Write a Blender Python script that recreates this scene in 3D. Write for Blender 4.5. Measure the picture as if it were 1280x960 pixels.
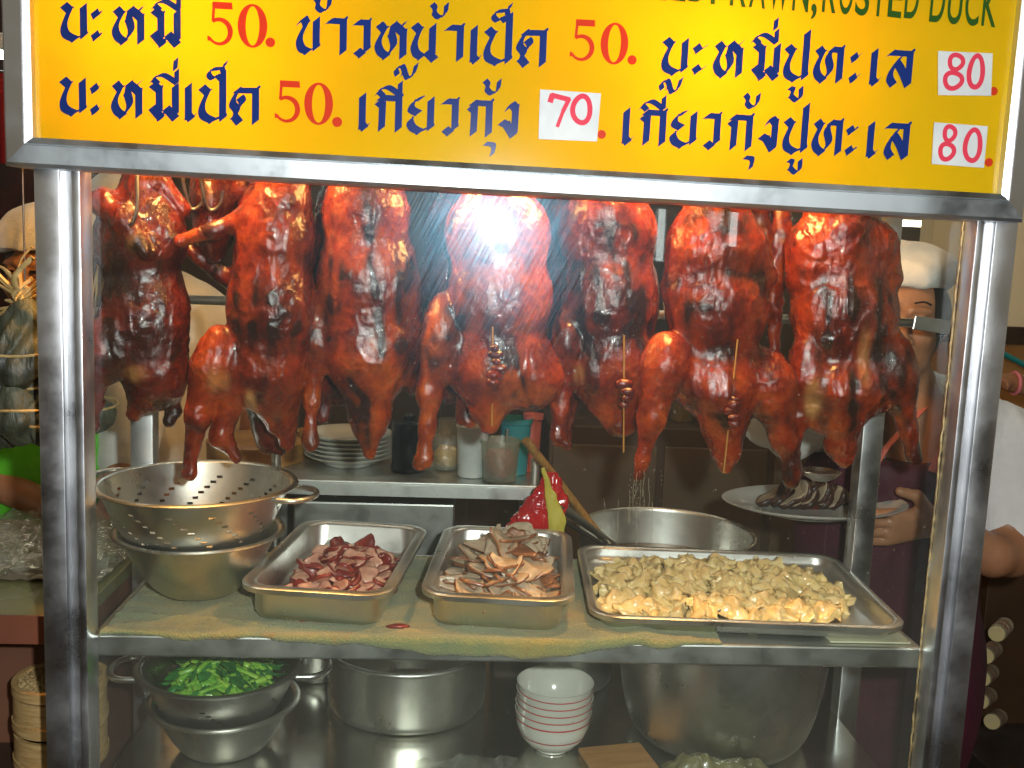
import bpy, bmesh, math, random
import numpy as np
from mathutils import Vector, Matrix, Euler
random.seed(7); np.random.seed(7)
PI = math.pi
sc = bpy.context.scene
for o in list(bpy.data.objects): bpy.data.objects.remove(o)
COL = sc.collection

# ------------------------------------------------------------ camera
YAW, PITCH, ROLL = -.0639, -.1332, .0415
CAM = np.array([-.099, -1.2724, 1.45]); FPX = 1240.
def _axes():
    cy, sy = math.cos(YAW), math.sin(YAW); cp, sp = math.cos(PITCH), math.sin(PITCH)
    R = np.array([[cy, -sy, 0], [sy, cy, 0], [0, 0, 1]]) @ np.array([[1, 0, 0], [0, cp, -sp], [0, sp, cp]])
    r, u, f = R @ [1, 0, 0], R @ [0, 0, 1], R @ [0, 1, 0]
    c, s = math.cos(ROLL), math.sin(ROLL)
    return c*r+s*u, -s*r+c*u, f
AR, AU, AF = _axes()
def ray(u, v): return AF + AR*(u-640)/FPX - AU*(v-480)/FPX
def oy(u, v, y):                       # point of the plane y=const seen at photo pixel (u, v)
    d = ray(u, v); return CAM + d*(y-CAM[1])/d[1]
def oz(u, v, z):
    d = ray(u, v); return CAM + d*(z-CAM[2])/d[2]
cd = bpy.data.cameras.new('camera'); cam = bpy.data.objects.new('camera', cd); COL.objects.link(cam)
cd.sensor_width = 36; cd.lens = 36*FPX/1280; cd.clip_start = .02; cd.clip_end = 200
M = Matrix(((AR[0], AU[0], -AF[0], CAM[0]), (AR[1], AU[1], -AF[1], CAM[1]), (AR[2], AU[2], -AF[2], CAM[2]), (0, 0, 0, 1)))
cam.matrix_world = M; sc.camera = cam
sc.render.resolution_x = 1024; sc.render.resolution_y = 768
# ------------------------------------------------------------ world (dim food hall at night)
w = bpy.data.worlds.new("World"); sc.world = w; w.use_nodes = True
bg = w.node_tree.nodes['Background']; bg.inputs[0].default_value = (1, .86, .62, 1); bg.inputs[1].default_value = .25
sc.view_settings.view_transform = 'Standard'; sc.view_settings.look = 'None'
sc.view_settings.exposure = 0; sc.view_settings.gamma = 1
# ------------------------------------------------------------ camera flash (its reflection shows in the glass)
fl = bpy.data.lights.new('camera_flash', 'SPOT'); fl.energy = 82; fl.color = (.93, .97, .97); fl.shadow_soft_size = .02
fl.spot_size = math.radians(125); fl.spot_blend = .9
flo = bpy.data.objects.new('camera_flash', fl); COL.objects.link(flo)
flo.location = (.005, -1.26, 1.515)
flo.rotation_euler = (Vector((.02, 0, 1.36))-flo.location).to_track_quat('-Z', 'Y').to_euler()

# ------------------------------------------------------------ tagging helpers
def tag(o, label=None, cat=None, group=None, kind=None):
    if label: o['label'] = label
    if cat: o['category'] = cat
    if group: o['group'] = group
    if kind: o['kind'] = kind
    return o
def empty(name, loc=(0, 0, 0), rz=0):
    o = bpy.data.objects.new(name, None); COL.objects.link(o); o.location = loc; o.rotation_euler = (0, 0, rz)
    o.empty_display_size = .02; return o
def thing(name, label, cat, loc=(0, 0, 0), rz=0, group=None):
    return tag(empty(name, loc, rz), label, cat, group)
def link(name, me, mat=None, parent=None):
    o = bpy.data.objects.new(name, me); COL.objects.link(o)
    for m in ([mat] if not isinstance(mat, (list, tuple)) else mat):
        if m: me.materials.append(m)
    if parent: o.parent = parent
    return o
def copy_tree(o, parent=None):
    c = o.copy(); COL.objects.link(c)
    c.parent = parent
    for ch in list(o.children): copy_tree(ch, c)
    return c
class MB:
    def __init__(s): s.bm = bmesh.new()
    def box(s, c, d, rot=None, mi=0, bev=0):
        r = bmesh.ops.create_cube(s.bm, size=1)
        vs = r['verts']
        bmesh.ops.scale(s.bm, vec=d, verts=vs)
        if bev:
            es = list({e for v in vs for e in v.link_edges})
            rr = bmesh.ops.bevel(s.bm, geom=es, offset=bev, segments=2, affect='EDGES', profile=.5)
            vs = list({v for v in rr['verts']} | {v for v in vs if v.is_valid})
        if rot is not None:
            bmesh.ops.rotate(s.bm, cent=(0, 0, 0), matrix=Euler(rot).to_matrix(), verts=vs)
        bmesh.ops.translate(s.bm, vec=c, verts=vs)
        for f in {f for v in vs for f in v.link_faces}: f.material_index = mi
        return s
    def loft(s, loops, close=True, cap0=False, cap1=False, mi=0, skip=None):
        L = [[s.bm.verts.new(p) for p in lp] for lp in loops]
        for i in range(len(L)-1):
            a, b = L[i], L[i+1]; n = len(a)
            for j in range(n if close else n-1):
                if skip and skip(i, j): continue
                k = (j+1) % n
                try: f = s.bm.faces.new((a[j], a[k], b[k], b[j])); f.material_index = mi; f.smooth = True
                except ValueError: pass
        if cap0: s.bm.faces.new(list(reversed(L[0]))).material_index = mi
        if cap1: s.bm.faces.new(L[-1]).material_index = mi
        return s
    def lathe(s, prof, c=(0, 0, 0), n=48, mi=0, cap0=False, cap1=False, skip=None, sx=1, sy=1):
        return s.loft([[(c[0]+sx*r*math.cos(2*PI*k/n), c[1]+sy*r*math.sin(2*PI*k/n), c[2]+z) for k in range(n)] for r, z in prof], True, cap0, cap1, mi, skip)
    def tube(s, pts, r, n=10, mi=0, cap=True, flat=1.):
        pts = [Vector(p) for p in pts]; R = r if isinstance(r, (list, tuple)) else [r]*len(pts)
        loops = []; up = Vector((0, 0, 1)); prev = None
        for i, p in enumerate(pts):
            t = (pts[min(i+1, len(pts)-1)]-pts[max(i-1, 0)]).normalized()
            if prev is None:
                a = t.cross(up if abs(t.z) < .9 else Vector((1, 0, 0))).normalized()
            else: a = (prev-t*prev.dot(t)).normalized()
            prev = a; b = t.cross(a)
            loops.append([p+(a*math.cos(2*PI*k/n)+b*math.sin(2*PI*k/n)*flat)*R[i] for k in range(n)])
        return s.loft(loops, True, cap, cap, mi)
    def build(s, name, mat, parent=None, smooth=None, sharp=40):
        bmesh.ops.recalc_face_normals(s.bm, faces=s.bm.faces[:])
        me = bpy.data.meshes.new(name); s.bm.to_mesh(me); s.bm.free()
        if smooth is not None: me.polygons.foreach_set('use_smooth', [smooth]*len(me.polygons))
        if smooth: me.set_sharp_from_angle(angle=math.radians(sharp))
        return link(name, me, mat, parent)
def arc(c, r, a0, a1, n, ax=(1, 0, 0), ay=(0, 0, 1)):
    c, ax, ay = Vector(c), Vector(ax), Vector(ay)
    return [c+ax*r*math.cos(a0+(a1-a0)*i/n)+ay*r*math.sin(a0+(a1-a0)*i/n) for i in range(n+1)]
def catmull(P, n=6):
    P = [np.array(p, float) for p in P]; Q = [P[0]]+P+[P[-1]]; out = []
    for i in range(1, len(Q)-2):
        a, b, c, d = Q[i-1], Q[i], Q[i+1], Q[i+2]
        for j in range(n):
            t = j/n; out.append(.5*((2*b)+(-a+c)*t+(2*a-5*b+4*c-d)*t*t+(-a+3*b-3*c+d)*t**3))
    out.append(P[-1]); return out

# ------------------------------------------------------------ implicit-surface modeller
class SDF:
    def __init__(s, lo, hi, h):
        s.lo = np.array(lo, np.float32); s.h = h
        n = np.ceil((np.array(hi)-np.array(lo))/h).astype(int)+1
        s.n = n; s.F = np.full(tuple(n), 1e3, np.float32)
        s.ax = [s.lo[i]+h*np.arange(n[i], dtype=np.float32) for i in range(3)]
    def _sub(s, lo, hi):
        sl = []
        for i in range(3):
            a = max(0, int((lo[i]-s.lo[i])/s.h)); b = min(s.n[i], int((hi[i]-s.lo[i])/s.h)+2)
            if b <= a: return None, None
            sl.append(slice(a, b))
        X, Y, Z = np.meshgrid(*[s.ax[i][sl[i]] for i in range(3)], indexing='ij', sparse=True)
        return tuple(sl), (X, Y, Z)
    def _merge(s, sl, d, k, sub):
        f = s.F[sl]
        if sub:
            d = -d
            hh = np.clip(.5+.5*(d-f)/k, 0, 1); s.F[sl] = f+(d-f)*hh+k*hh*(1-hh)
        else:
            hh = np.clip(.5+.5*(d-f)/k, 0, 1); s.F[sl] = d+(f-d)*hh-k*hh*(1-hh)
    def cone(s, a, r1, b, r2, k=1., sub=False, sq=(1, 1, 1)):
        a = np.array(a, float); b = np.array(b, float); m = max(r1, r2)*max(1, 1/min(sq))+3*k+2*s.h
        sl, g = s._sub(np.minimum(a, b)-m, np.maximum(a, b)+m)
        if sl is None: return
        X, Y, Z = g; ab = (b-a)*np.array(sq); L = float(ab@ab)+1e-9
        dx, dy, dz = (X-a[0])*sq[0], (Y-a[1])*sq[1], (Z-a[2])*sq[2]
        t = np.clip((dx*ab[0]+dy*ab[1]+dz*ab[2])/L, 0, 1)
        d = np.sqrt((dx-t*ab[0])**2+(dy-t*ab[1])**2+(dz-t*ab[2])**2)-(r1+(r2-r1)*t)
        s._merge(sl, d.astype(np.float32), k, sub)
    def ell(s, c, r, k=1., sub=False, rot=None):
        c = np.array(c, float); r = np.array(r, float); m = r.max()+3*k+2*s.h
        sl, g = s._sub(c-m, c+m)
        if sl is None: return
        X, Y, Z = [g[i]-c[i] for i in range(3)]
        if rot is not None:
            R = np.array(Euler(rot).to_matrix()).T
            X, Y, Z = [R[i, 0]*X+R[i, 1]*Y+R[i, 2]*Z for i in range(3)]
        q0 = np.sqrt((X/r[0])**2+(Y/r[1])**2+(Z/r[2])**2)+1e-6
        q1 = np.sqrt((X/r[0]**2)**2+(Y/r[1]**2)**2+(Z/r[2]**2)**2)+1e-9
        s._merge(sl, (q0*(q0-1)/q1).astype(np.float32), k, sub)
    def path(s, P, R, k=1., sub=False, sq=(1, 1, 1)):
        for i in range(len(P)-1): s.cone(P[i], R[i], P[i+1], R[i+1], k, sub, sq)
    def cut(s, axis, val, keep_less):
        ax = s.ax[axis]; sh = [1, 1, 1]; sh[axis] = -1
        d = (ax-val if keep_less else val-ax).reshape(sh)
        s.F = np.maximum(s.F, d.astype(np.float32))
    def mesh(s):
        F = s.F; F[0] = F[-1] = 1e3; F[:, 0] = F[:, -1] = 1e3; F[:, :, 0] = F[:, :, -1] = 1e3
        I = F < 0; n = np.array(F.shape)-1
        acc = np.zeros(tuple(n)+(3,), np.float32); cnt = np.zeros(tuple(n), np.float32)
        offs = [(0, 0), (0, 1), (1, 0), (1, 1)]
        for ax in range(3):
            o1, o2 = [i for i in range(3) if i != ax]
            A = [slice(None)]*3; B = [slice(None)]*3; A[ax] = slice(0, -1); B[ax] = slice(1, None)
            fa, fb = F[tuple(A)], F[tuple(B)]; cr = I[tuple(A)] != I[tuple(B)]
            t = np.where(cr, fa/np.where(cr, fa-fb, 1), 0)
            for p, q in offs:
                S = [None]*3; S[ax] = slice(None); S[o1] = slice(p, p+n[o1]); S[o2] = slice(q, q+n[o2])
                c = cr[tuple(S)]; tt = t[tuple(S)]
                cnt += c; acc[..., ax] += np.where(c, tt, 0); acc[..., o1] += c*p; acc[..., o2] += c*q
        m = cnt > 0; idx = -np.ones(tuple(n), np.int64); idx[m] = np.arange(m.sum())
        cell = np.argwhere(m).astype(np.float32)
        V = s.lo+(cell+acc[m]/cnt[m][:, None])*s.h
        faces = []
        for ax in range(3):
            o1, o2 = [(ax+1) % 3, (ax+2) % 3]
            A = [slice(None)]*3; B = [slice(None)]*3; A[ax] = slice(0, -1); B[ax] = slice(1, None)
            ia, ib = I[tuple(A)], I[tuple(B)]; e = np.argwhere(ia != ib)
            e = e[(e[:, o1] > 0) & (e[:, o2] > 0) & (e[:, o1] < n[o1]) & (e[:, o2] < n[o2])]
            fl_ = ia[e[:, 0], e[:, 1], e[:, 2]]
            def g(d1, d2):
                c = e.copy(); c[:, o1] -= d1; c[:, o2] -= d2; return idx[c[:, 0], c[:, 1], c[:, 2]]
            q = np.stack([g(1, 1), g(0, 1), g(0, 0), g(1, 0)], 1)
            q[~fl_] = q[~fl_][:, ::-1]; faces.append(q)
        Q = np.concatenate(faces)
        ci = np.clip(((V-s.lo)/s.h).round().astype(int), 1, n-1)
        def G(d):
            a = ci.copy(); b = ci.copy(); a[:, d] += 1; b[:, d] -= 1
            return F[a[:, 0], a[:, 1], a[:, 2]]-F[b[:, 0], b[:, 1], b[:, 2]]
        N = np.stack([G(0), G(1), G(2)], 1); N = np.clip(N, -10*s.h, 10*s.h); N /= np.linalg.norm(N, axis=1, keepdims=True)+1e-6
        return V, Q, N
_lat = np.random.RandomState(3).rand(32, 32, 32).astype(np.float32)*2-1
def vnoise(P, sc_=1.):
    P = np.asarray(P)*sc_+100.; i = np.floor(P).astype(int); f = P-i; f = f*f*(3-2*f); r = 0
    for a in (0, 1):
        for b in (0, 1):
            for c in (0, 1):
                wgt = (f[:, 0] if a else 1-f[:, 0])*(f[:, 1] if b else 1-f[:, 1])*(f[:, 2] if c else 1-f[:, 2])
                r = r+wgt*_lat[(i[:, 0]+a) % 32, (i[:, 1]+b) % 32, (i[:, 2]+c) % 32]
    return r
def npmesh(name, V, Q, smooth=True, attrs=None):
    me = bpy.data.meshes.new(name); V = np.asarray(V, np.float32); Q = np.asarray(Q, np.int32)
    me.vertices.add(len(V)); me.vertices.foreach_set('co', V.ravel())
    me.loops.add(Q.size); me.loops.foreach_set('vertex_index', Q.ravel())
    me.polygons.add(len(Q)); me.polygons.foreach_set('loop_start', np.arange(len(Q), dtype=np.int32)*Q.shape[1])
    me.polygons.foreach_set('use_smooth', np.full(len(Q), smooth))
    me.update(calc_edges=True); me.validate()
    if attrs:
        for k, a in attrs.items():
            at = me.attributes.new(k, 'FLOAT', 'POINT'); at.data.foreach_set('value', np.asarray(a, np.float32))
    return me

# ------------------------------------------------------------ materials
def nt(name):
    m = bpy.data.materials.new(name); m.use_nodes = True; t = m.node_tree
    return m, t, t.nodes['Principled BSDF'], t.nodes['Material Output']
def coords(t, scale=(1, 1, 1), rot=(0, 0, 0), kind='Object'):
    tc = t.nodes.new('ShaderNodeTexCoord'); mp = t.nodes.new('ShaderNodeMapping')
    mp.inputs['Scale'].default_value = scale; mp.inputs['Rotation'].default_value = rot
    t.links.new(tc.outputs[kind], mp.inputs[0]); return mp.outputs[0]
def noise(t, vec, scale=5, detail=4, rough=.55, dist=0):
    n = t.nodes.new('ShaderNodeTexNoise'); n.inputs['Scale'].default_value = scale; n.inputs['Detail'].default_value = detail
    n.inputs['Roughness'].default_value = rough; n.inputs['Distortion'].default_value = dist
    t.links.new(vec, n.inputs['Vector']); return n.outputs['Fac']
def ramp(t, fac, stops):
    r = t.nodes.new('ShaderNodeValToRGB'); e = r.color_ramp.elements
    e[0].position, e[0].color = stops[0][0], (*stops[0][1], 1); e[1].position, e[1].color = stops[-1][0], (*stops[-1][1], 1)
    for p, c in stops[1:-1]: x = e.new(p); x.color = (*c, 1)
    t.links.new(fac, r.inputs[0]); return r.outputs[0]
def mrange(t, fac, a, b, c, d):
    r = t.nodes.new('ShaderNodeMapRange'); t.links.new(fac, r.inputs[0])
    for i, x in enumerate((a, b, c, d)): r.inputs[i+1].default_value = x
    return r.outputs[0]
def mixc(t, fac, a, b, mode='MIX'):
    m = t.nodes.new('ShaderNodeMix'); m.data_type = 'RGBA'; m.blend_type = mode
    for s_, i in ((fac, 0), (a, 6), (b, 7)):
        if isinstance(s_, (int, float)): m.inputs[i].default_value = s_
        elif isinstance(s_, tuple): m.inputs[i].default_value = (*s_, 1)
        else: t.links.new(s_, m.inputs[i])
    return m.outputs[2]
def bump(t, h, st, dist=.001, normal=None):
    b = t.nodes.new('ShaderNodeBump'); b.inputs['Strength'].default_value = st; b.inputs['Distance'].default_value = dist
    t.links.new(h, b.inputs['Height'])
    if normal is not None: t.links.new(normal, b.inputs['Normal'])
    return b.outputs[0]
def simple(name, c1, c2=None, rough=.5, metal=0, scale=8, bst=0, bscale=60, bdist=.001, stretch=(1, 1, 1), sheen=0, coat=0, trans=0, sss=0, lo=.35, hi=.65, kind='Object', detail=4):
    m, t, b, o = nt(name); v = coords(t, stretch, kind=kind)
    if c2 is None: c2 = tuple(x*.8 for x in c1)
    f = noise(t, v, scale, detail)
    t.links.new(ramp(t, f, [(lo, c2), (hi, c1)]), b.inputs['Base Color'])
    t.links.new(mrange(t, noise(t, v, scale*1.7, 3), .3, .7, rough*.8, min(1, rough*1.2)), b.inputs['Roughness'])
    b.inputs['Metallic'].default_value = metal; b.inputs['Coat Weight'].default_value = coat; b.inputs['Coat Roughness'].default_value = .1
    b.inputs['Transmission Weight'].default_value = trans; b.inputs['Subsurface Weight'].default_value = sss; b.inputs['Subsurface Scale'].default_value = .01
    b.inputs['Sheen Weight'].default_value = sheen
    if bst: t.links.new(bump(t, noise(t, v, bscale, 4), bst, bdist), b.inputs['Normal'])
    return m
def steel(name, col=(.62, .60, .56), rough=.26, scratch=(1, 1, 60), bst=.12, dirt=(.20, .14, .07), dirtamt=.35):
    m, t, b, o = nt(name); v = coords(t); vs = coords(t, scratch)
    n1 = noise(t, v, 9, 5, .65); n2 = noise(t, vs, 12, 3)
    t.links.new(mixc(t, mrange(t, n1, .5, .8, 0, dirtamt), col, dirt), b.inputs['Base Color'])
    b.inputs['Metallic'].default_value = 1
    t.links.new(mrange(t, n1, .35, .75, rough*.8, rough*1.7), b.inputs['Roughness'])
    t.links.new(bump(t, n2, bst, .0006, bump(t, noise(t, v, 30, 3), .025, .002)), b.inputs['Normal'])
    return m
MT = {}
MT['alu'] = steel('brushed_aluminium', (.70, .71, .73), .32, (1, 1, .02), .05, (.55, .52, .50), .05)
MT['alu_h'] = steel('brushed_aluminium_frame', (.56, .60, .62), .42, (.03, 1, 1), .15, (.4, .4, .38), .2)
MT['steel'] = steel('stainless_steel', (.72, .71, .66), .30)
MT['steel_pan'] = steel('stainless_pan', (.74, .73, .69), .32, (1, 1, 1), .1, (.35, .26, .15), .3)
MT['steel_dark'] = steel('worn_steel', (.50, .50, .47), .33, (1, 1, 1), .2, (.10, .08, .05), .6)
MT['steel_shelf'] = steel('steel_shelf', (.62, .63, .60), .36, (.05, 1, 1), .15, (.22, .18, .11), .5)
MT['mirror'] = steel('polished_steel', (.70, .70, .64), .16, (1, 1, 1), .2, (.25, .20, .12), .4)
MT['wire'] = steel('wire_steel', (.22, .20, .18), .35)

def duck_mat(name, base, dark, orange, bs=1.):
    m, t, b, o = nt(name); v = coords(t)
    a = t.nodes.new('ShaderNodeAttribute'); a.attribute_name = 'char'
    a2 = t.nodes.new('ShaderNodeAttribute'); a2.attribute_name = 'pale'
    n1 = noise(t, v, 16, 6, .65); n2 = noise(t, v, 92, 5, .65); n3 = noise(t, v, 220, 4, .65); n4 = noise(t, v, 34, 4, .6, .6)
    c = ramp(t, n1, [(.36, dark), (.50, base), (.68, orange)])
    c = mixc(t, mrange(t, n2, .50, .70, 0, .45), c, tuple(x*.25 for x in base))
    c = mixc(t, mrange(t, a2.outputs['Fac'], 0, 1, 0, 1), c, (.52, .26, .08))
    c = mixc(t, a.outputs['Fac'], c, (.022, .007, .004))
    t.links.new(c, b.inputs['Base Color'])
    t.links.new(mrange(t, n4, .35, .7, .18, .34), b.inputs['Roughness'])
    t.links.new(mrange(t, a.outputs['Fac'], 0, 1, .70, .35), b.inputs['Coat Weight']); b.inputs['Coat Roughness'].default_value = .04; b.inputs['Coat IOR'].default_value = 1.5
    b.inputs['Specular IOR Level'].default_value = .35
    wv = noise(t, coords(t, (1, 1, .35)), 75, 3, .5, .8); nn = bump(t, n4, .25*bs, .0025); nn = bump(t, wv, .6*bs, .0020, nn); nn = bump(t, n2, .85*bs, .0017, nn); nn = bump(t, n3, .6*bs, .0006, nn)
    t.links.new(nn, b.inputs['Normal']); t.links.new(nn, b.inputs['Coat Normal'])
    return m
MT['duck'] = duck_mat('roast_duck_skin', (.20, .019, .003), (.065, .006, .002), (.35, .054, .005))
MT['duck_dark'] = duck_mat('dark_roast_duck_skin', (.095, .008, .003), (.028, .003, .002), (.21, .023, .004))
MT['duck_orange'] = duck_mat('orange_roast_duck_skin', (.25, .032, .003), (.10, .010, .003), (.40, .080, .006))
MT['bamboo'] = simple('bamboo_skewer', (.46, .24, .06), (.34, .15, .03), .4)
# ------------------------------------------------------------ setting: room
MT['floor'] = simple('floor_tile', (.10, .08, .06), (.05, .04, .03), .35, scale=3)
MT['cream'] = simple('cream_wall_paint', (.78, .72, .50), (.70, .64, .44), .7, scale=2, bst=.1)
MT['tanwall'] = simple('tan_wall_panel', (.40, .22, .07), (.30, .15, .05), .6, scale=3)
MT['brown'] = simple('dark_brown_panel', (.085, .055, .03), (.045, .028, .016), .5, scale=3, stretch=(1, 1, .3))
MT['rail'] = simple('dark_rail', (.05, .035, .02), (.03, .02, .012), .5)
MT['ceiling'] = simple('ceiling_paint', (.35, .31, .22), (.25, .22, .16), .8)
def plane(name, c, d, m): return tag(MB().box(c, d).build(name, m), kind='structure')
plane('floor', (0, 1, -.05), (14, 14, .1), MT['floor'])
plane('ceiling', (0, 2.2, 3.05), (9, 8.5, .1), MT['ceiling'])
plane('wall_back', (0, 3.05, 1.5), (9, .1, 3.0), MT['brown'])
W1 = oy(1260, 408, 2.2)
wl = MB().box((2.55, 2.25, (W1[2]-.004+.0)/2-.03), (1.9, .1, W1[2]-.064)).build('wall_lower', MT['tanwall']); tag(wl, kind='structure')
plane('wall_upper', (2.55, 2.25, (3+W1[2])/2), (1.9, .1, 3-W1[2]), MT['cream'])
plane('wall_rail', (2.55, 2.235, W1[2]-.032), (1.9, .13, .060), MT['rail'])
plane('wall_partition', (-2.6, 2.4, 1.5), (2.6, .1, 3), simple('maroon_partition', (.05, .014, .012), (.02, .010, .01), .5))

def tube_lamp(name, label, c, d, power, col=(.85, 1, .92), group=None):
    m, t, b, o = nt('tube_light'); e = t.nodes.new('ShaderNodeEmission'); e.inputs[0].default_value = (*col, 1); e.inputs[1].default_value = power
    t.links.new(e.outputs[0], o.inputs[0])
    r = thing(name, label, 'ceiling lamp', c, 0, group)
    L = max(d)/2; axv = Vector((1, 0, 0)) if d[0] == max(d) else (Vector((0, 1, 0)) if d[1] == max(d) else Vector((0, 0, 1)))
    MB().tube([-axv*L, axv*L], .014, 10).build('tube', m, r)
    off = Vector((0, 0, .035)) if axv.z == 0 else Vector((0, -.035, 0)) if c[1] < 0 else Vector((0, .035, 0))
    dd = [abs(a)*2*L*1.03 if a else .05 for a in axv]
    MB().box(off, dd, bev=.005).build('lamp_housing', simple('white_lamp_housing', (.7, .7, .66)), r)
    return r
# far left tube whose end shows beside the sign
p = oy(-40, 66, 1.9)
tube_lamp('fluorescent_lamp', 'white fluorescent tube lamp at the far left beside the menu sign', (p[0], 1.9, p[2]), (.24, 0, 0), 22)
p = oy(1160, 283, 2.6)
tube_lamp('fluorescent_lamp', 'small lit ceiling tube glimpsed above the cook in the white cap', (p[0]-.05, 2.6, p[2]+.01), (.7, 0, 0), 9, (1, .9, .65))
tube_lamp('fluorescent_lamp', 'long lit ceiling tube above the workers on the left of the kitchen', (-.9, 1.25, 2.93), (1.2, 0, 0), 48, (1, .93, .78)); tube_lamp('fluorescent_lamp', 'long lit ceiling tube above the cook on the right of the kitchen', (1.0, 1.05, 2.93), (1.2, 0, 0), 48, (1, .93, .78))
# vertical neon tubes across the aisle, seen as streaks mirrored in the glass
for k, (u, v0, v1, lb) in enumerate(((826, 262, 326, 'white upright tube across the aisle, mirrored as the longer streak in the glass'), (917, 262, 308, 'white upright tube across the aisle, mirrored as the shorter streak in the glass'))):
    d = ray(u, (v0+v1)/2); t_ = -CAM[1]/d[1]; P = CAM+d*t_; dd = np.array([d[0], -d[1], d[2]])
    Q = P+dd*2.6; L = (v1-v0)/FPX*3.9
    tube_lamp('tube_lamp', lb, tuple(Q), (0, 0, L), 16, (.9, 1, .95))

plane('wall_opposite_unseen', (0, -4.3, .83), (12, .1, 1.66), simple('dark_unseen_wall', (.05, .022, .025), (.02, .012, .012), .6, scale=1.5))  # unseen wall, added so the lower posts reflect something dark
# ------------------------------------------------------------ display case
case = thing('display_case', 'aluminium framed glass food display case holding the roast ducks and the pans', 'display case')
def post(x, y, z0, z1, front, sgn):
    m = MB(); h = z1-z0; zc = (z0+z1)/2
    if front:
        m.box((x-sgn*.0*1, y, zc), (.030, .045, h), bev=.0015)
        m.box((x-sgn*.0225, y+.007, zc), (.0149, .030, h))
        m.box((x-sgn*.0345, y-.003, zc), (.009, .040, h), bev=.001)
    else: m.box((x, y, zc), (.034, .034, h), bev=.002)
    return m.build('post', MT['alu'], case, True, 30)
post(-.587, -.012, .02, 2.05, True, -1); post(.602, -.012, .02, 2.05, True, 1)
post(-.568, .275, .02, 2.05, False, 1); post(.583, .275, .02, 2.05, False, 1)
m = MB(); m.box((0, -.012, 2.03), (1.14, .04, .03)); m.build('top_rail', MT['alu_h'], case)
m = MB(); m.box((0, .275, 2.03), (1.11, .03, .03)); m.build('top_rail', MT['alu_h'], case)
m = MB(); m.box((.006, .195, .912), (1.128, .375, .030), bev=.003); m.build('shelf', MT['steel_shelf'], case)
m = MB(); m.box((.006, .25, .686), (1.128, .46, .028), bev=.003); m.build('lower_shelf', MT['mirror'], case)
m = MB(); m.tube([(-.60, .248, 1.357), (.665, .248, 1.364)], .0070, 16); m.build('cross_bar', MT['steel'], case)
m = MB(); m.box((.652, .238, 1.362), (.06, .004, .022), rot=(0, .1, 0), bev=.001); m.build('bar_clamp', MT['steel'], case)
m = MB(); m.tube([(-.57, .125, 1.615), (.585, .125, 1.615)], .008, 16); m.build('hanging_rod', MT['steel'], case)
m = MB(); m.tube([(-.57, .205, 1.615), (.585, .205, 1.615)], .008, 16); m.build('hanging_rod', MT['steel'], case)
# glass pane: thin, slightly greasy
m_, t, b, o = nt('greasy_glass')
tr = t.nodes.new('ShaderNodeBsdfTransparent'); g1 = t.nodes.new('ShaderNodeBsdfGlossy'); g2 = t.nodes.new('ShaderNodeBsdfGlossy'); df = t.nodes.new('ShaderNodeBsdfDiffuse')
tr.inputs[0].default_value = (.93, .965, .93, 1)
g1.inputs['Roughness'].default_value = .015; g2.inputs['Roughness'].default_value = .255; df.inputs[0].default_value = (.55, .55, .45, 1)
g2.inputs[0].default_value = (.36, .74, 1, 1)  # blue tint puts the flash's bluish halo into the rough gloss
mp2 = t.nodes.new('ShaderNodeMapping'); mp2.inputs['Scale'].default_value = (1, 1, .03); t.links.new(coords(t, (1, 1, 1), (0, math.radians(-26), 0)), mp2.inputs[0]); vs = mp2.outputs[0]; sn = noise(t, vs, 480, 3, .6)
vw = coords(t); big = noise(t, vw, 5, 4); speck = noise(t, vw, 150, 2)
vd = coords(t, (1, 1, .02)); drip = noise(t, vd, 120, 2, .5)
t.links.new(bump(t, sn, .22, .0003), g2.inputs['Normal'])
fr = t.nodes.new('ShaderNodeFresnel'); fr.inputs[0].default_value = 1.45
s1 = t.nodes.new('ShaderNodeMixShader'); t.links.new(fr.outputs[0], s1.inputs[0]); t.links.new(tr.outputs[0], s1.inputs[1]); t.links.new(g1.outputs[0], s1.inputs[2])
mul = t.nodes.new('ShaderNodeMath'); mul.operation = 'MULTIPLY'
t.links.new(mrange(t, big, .3, .7, .012, .020), mul.inputs[0]); t.links.new(mrange(t, sn, .36, .64, .55, 1.5), mul.inputs[1])
s2 = t.nodes.new('ShaderNodeMixShader'); t.links.new(mul.outputs[0], s2.inputs[0]); g3 = t.nodes.new('ShaderNodeBsdfGlossy'); g3.inputs['Roughness'].default_value = .10; g3.inputs[0].default_value = (.85, .96, 1, 1); s1b = t.nodes.new('ShaderNodeMixShader'); s1b.inputs[0].default_value = .0015; t.links.new(s1.outputs[0], s1b.inputs[1]); t.links.new(g3.outputs[0], s1b.inputs[2])
t.links.new(s1b.outputs[0], s2.inputs[1]); t.links.new(g2.outputs[0], s2.inputs[2])
dm = t.nodes.new('ShaderNodeMath'); dm.operation = 'MULTIPLY'; t.links.new(mrange(t, drip, .62, .80, .003, .035), dm.inputs[0]); t.links.new(mrange(t, big, .4, .65, .2, 1.0), dm.inputs[1])
sxyz = t.nodes.new('ShaderNodeSeparateXYZ'); t.links.new(vw, sxyz.inputs[0])
film = t.nodes.new('ShaderNodeMath'); film.operation = 'ADD'; t.links.new(dm.outputs[0], film.inputs[0]); t.links.new(mrange(t, sxyz.outputs['Z'], .75, 1.15, .070, .012), film.inputs[1])
am = t.nodes.new('ShaderNodeMath'); am.operation = 'ADD'; t.links.new(film.outputs[0], am.inputs[0]); t.links.new(mrange(t, speck, .70, .76, 0, .25), am.inputs[1])
s3 = t.nodes.new('ShaderNodeMixShader'); t.links.new(am.outputs[0], s3.inputs[0]); t.links.new(s2.outputs[0], s3.inputs[1]); t.links.new(df.outputs[0], s3.inputs[2])
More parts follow.
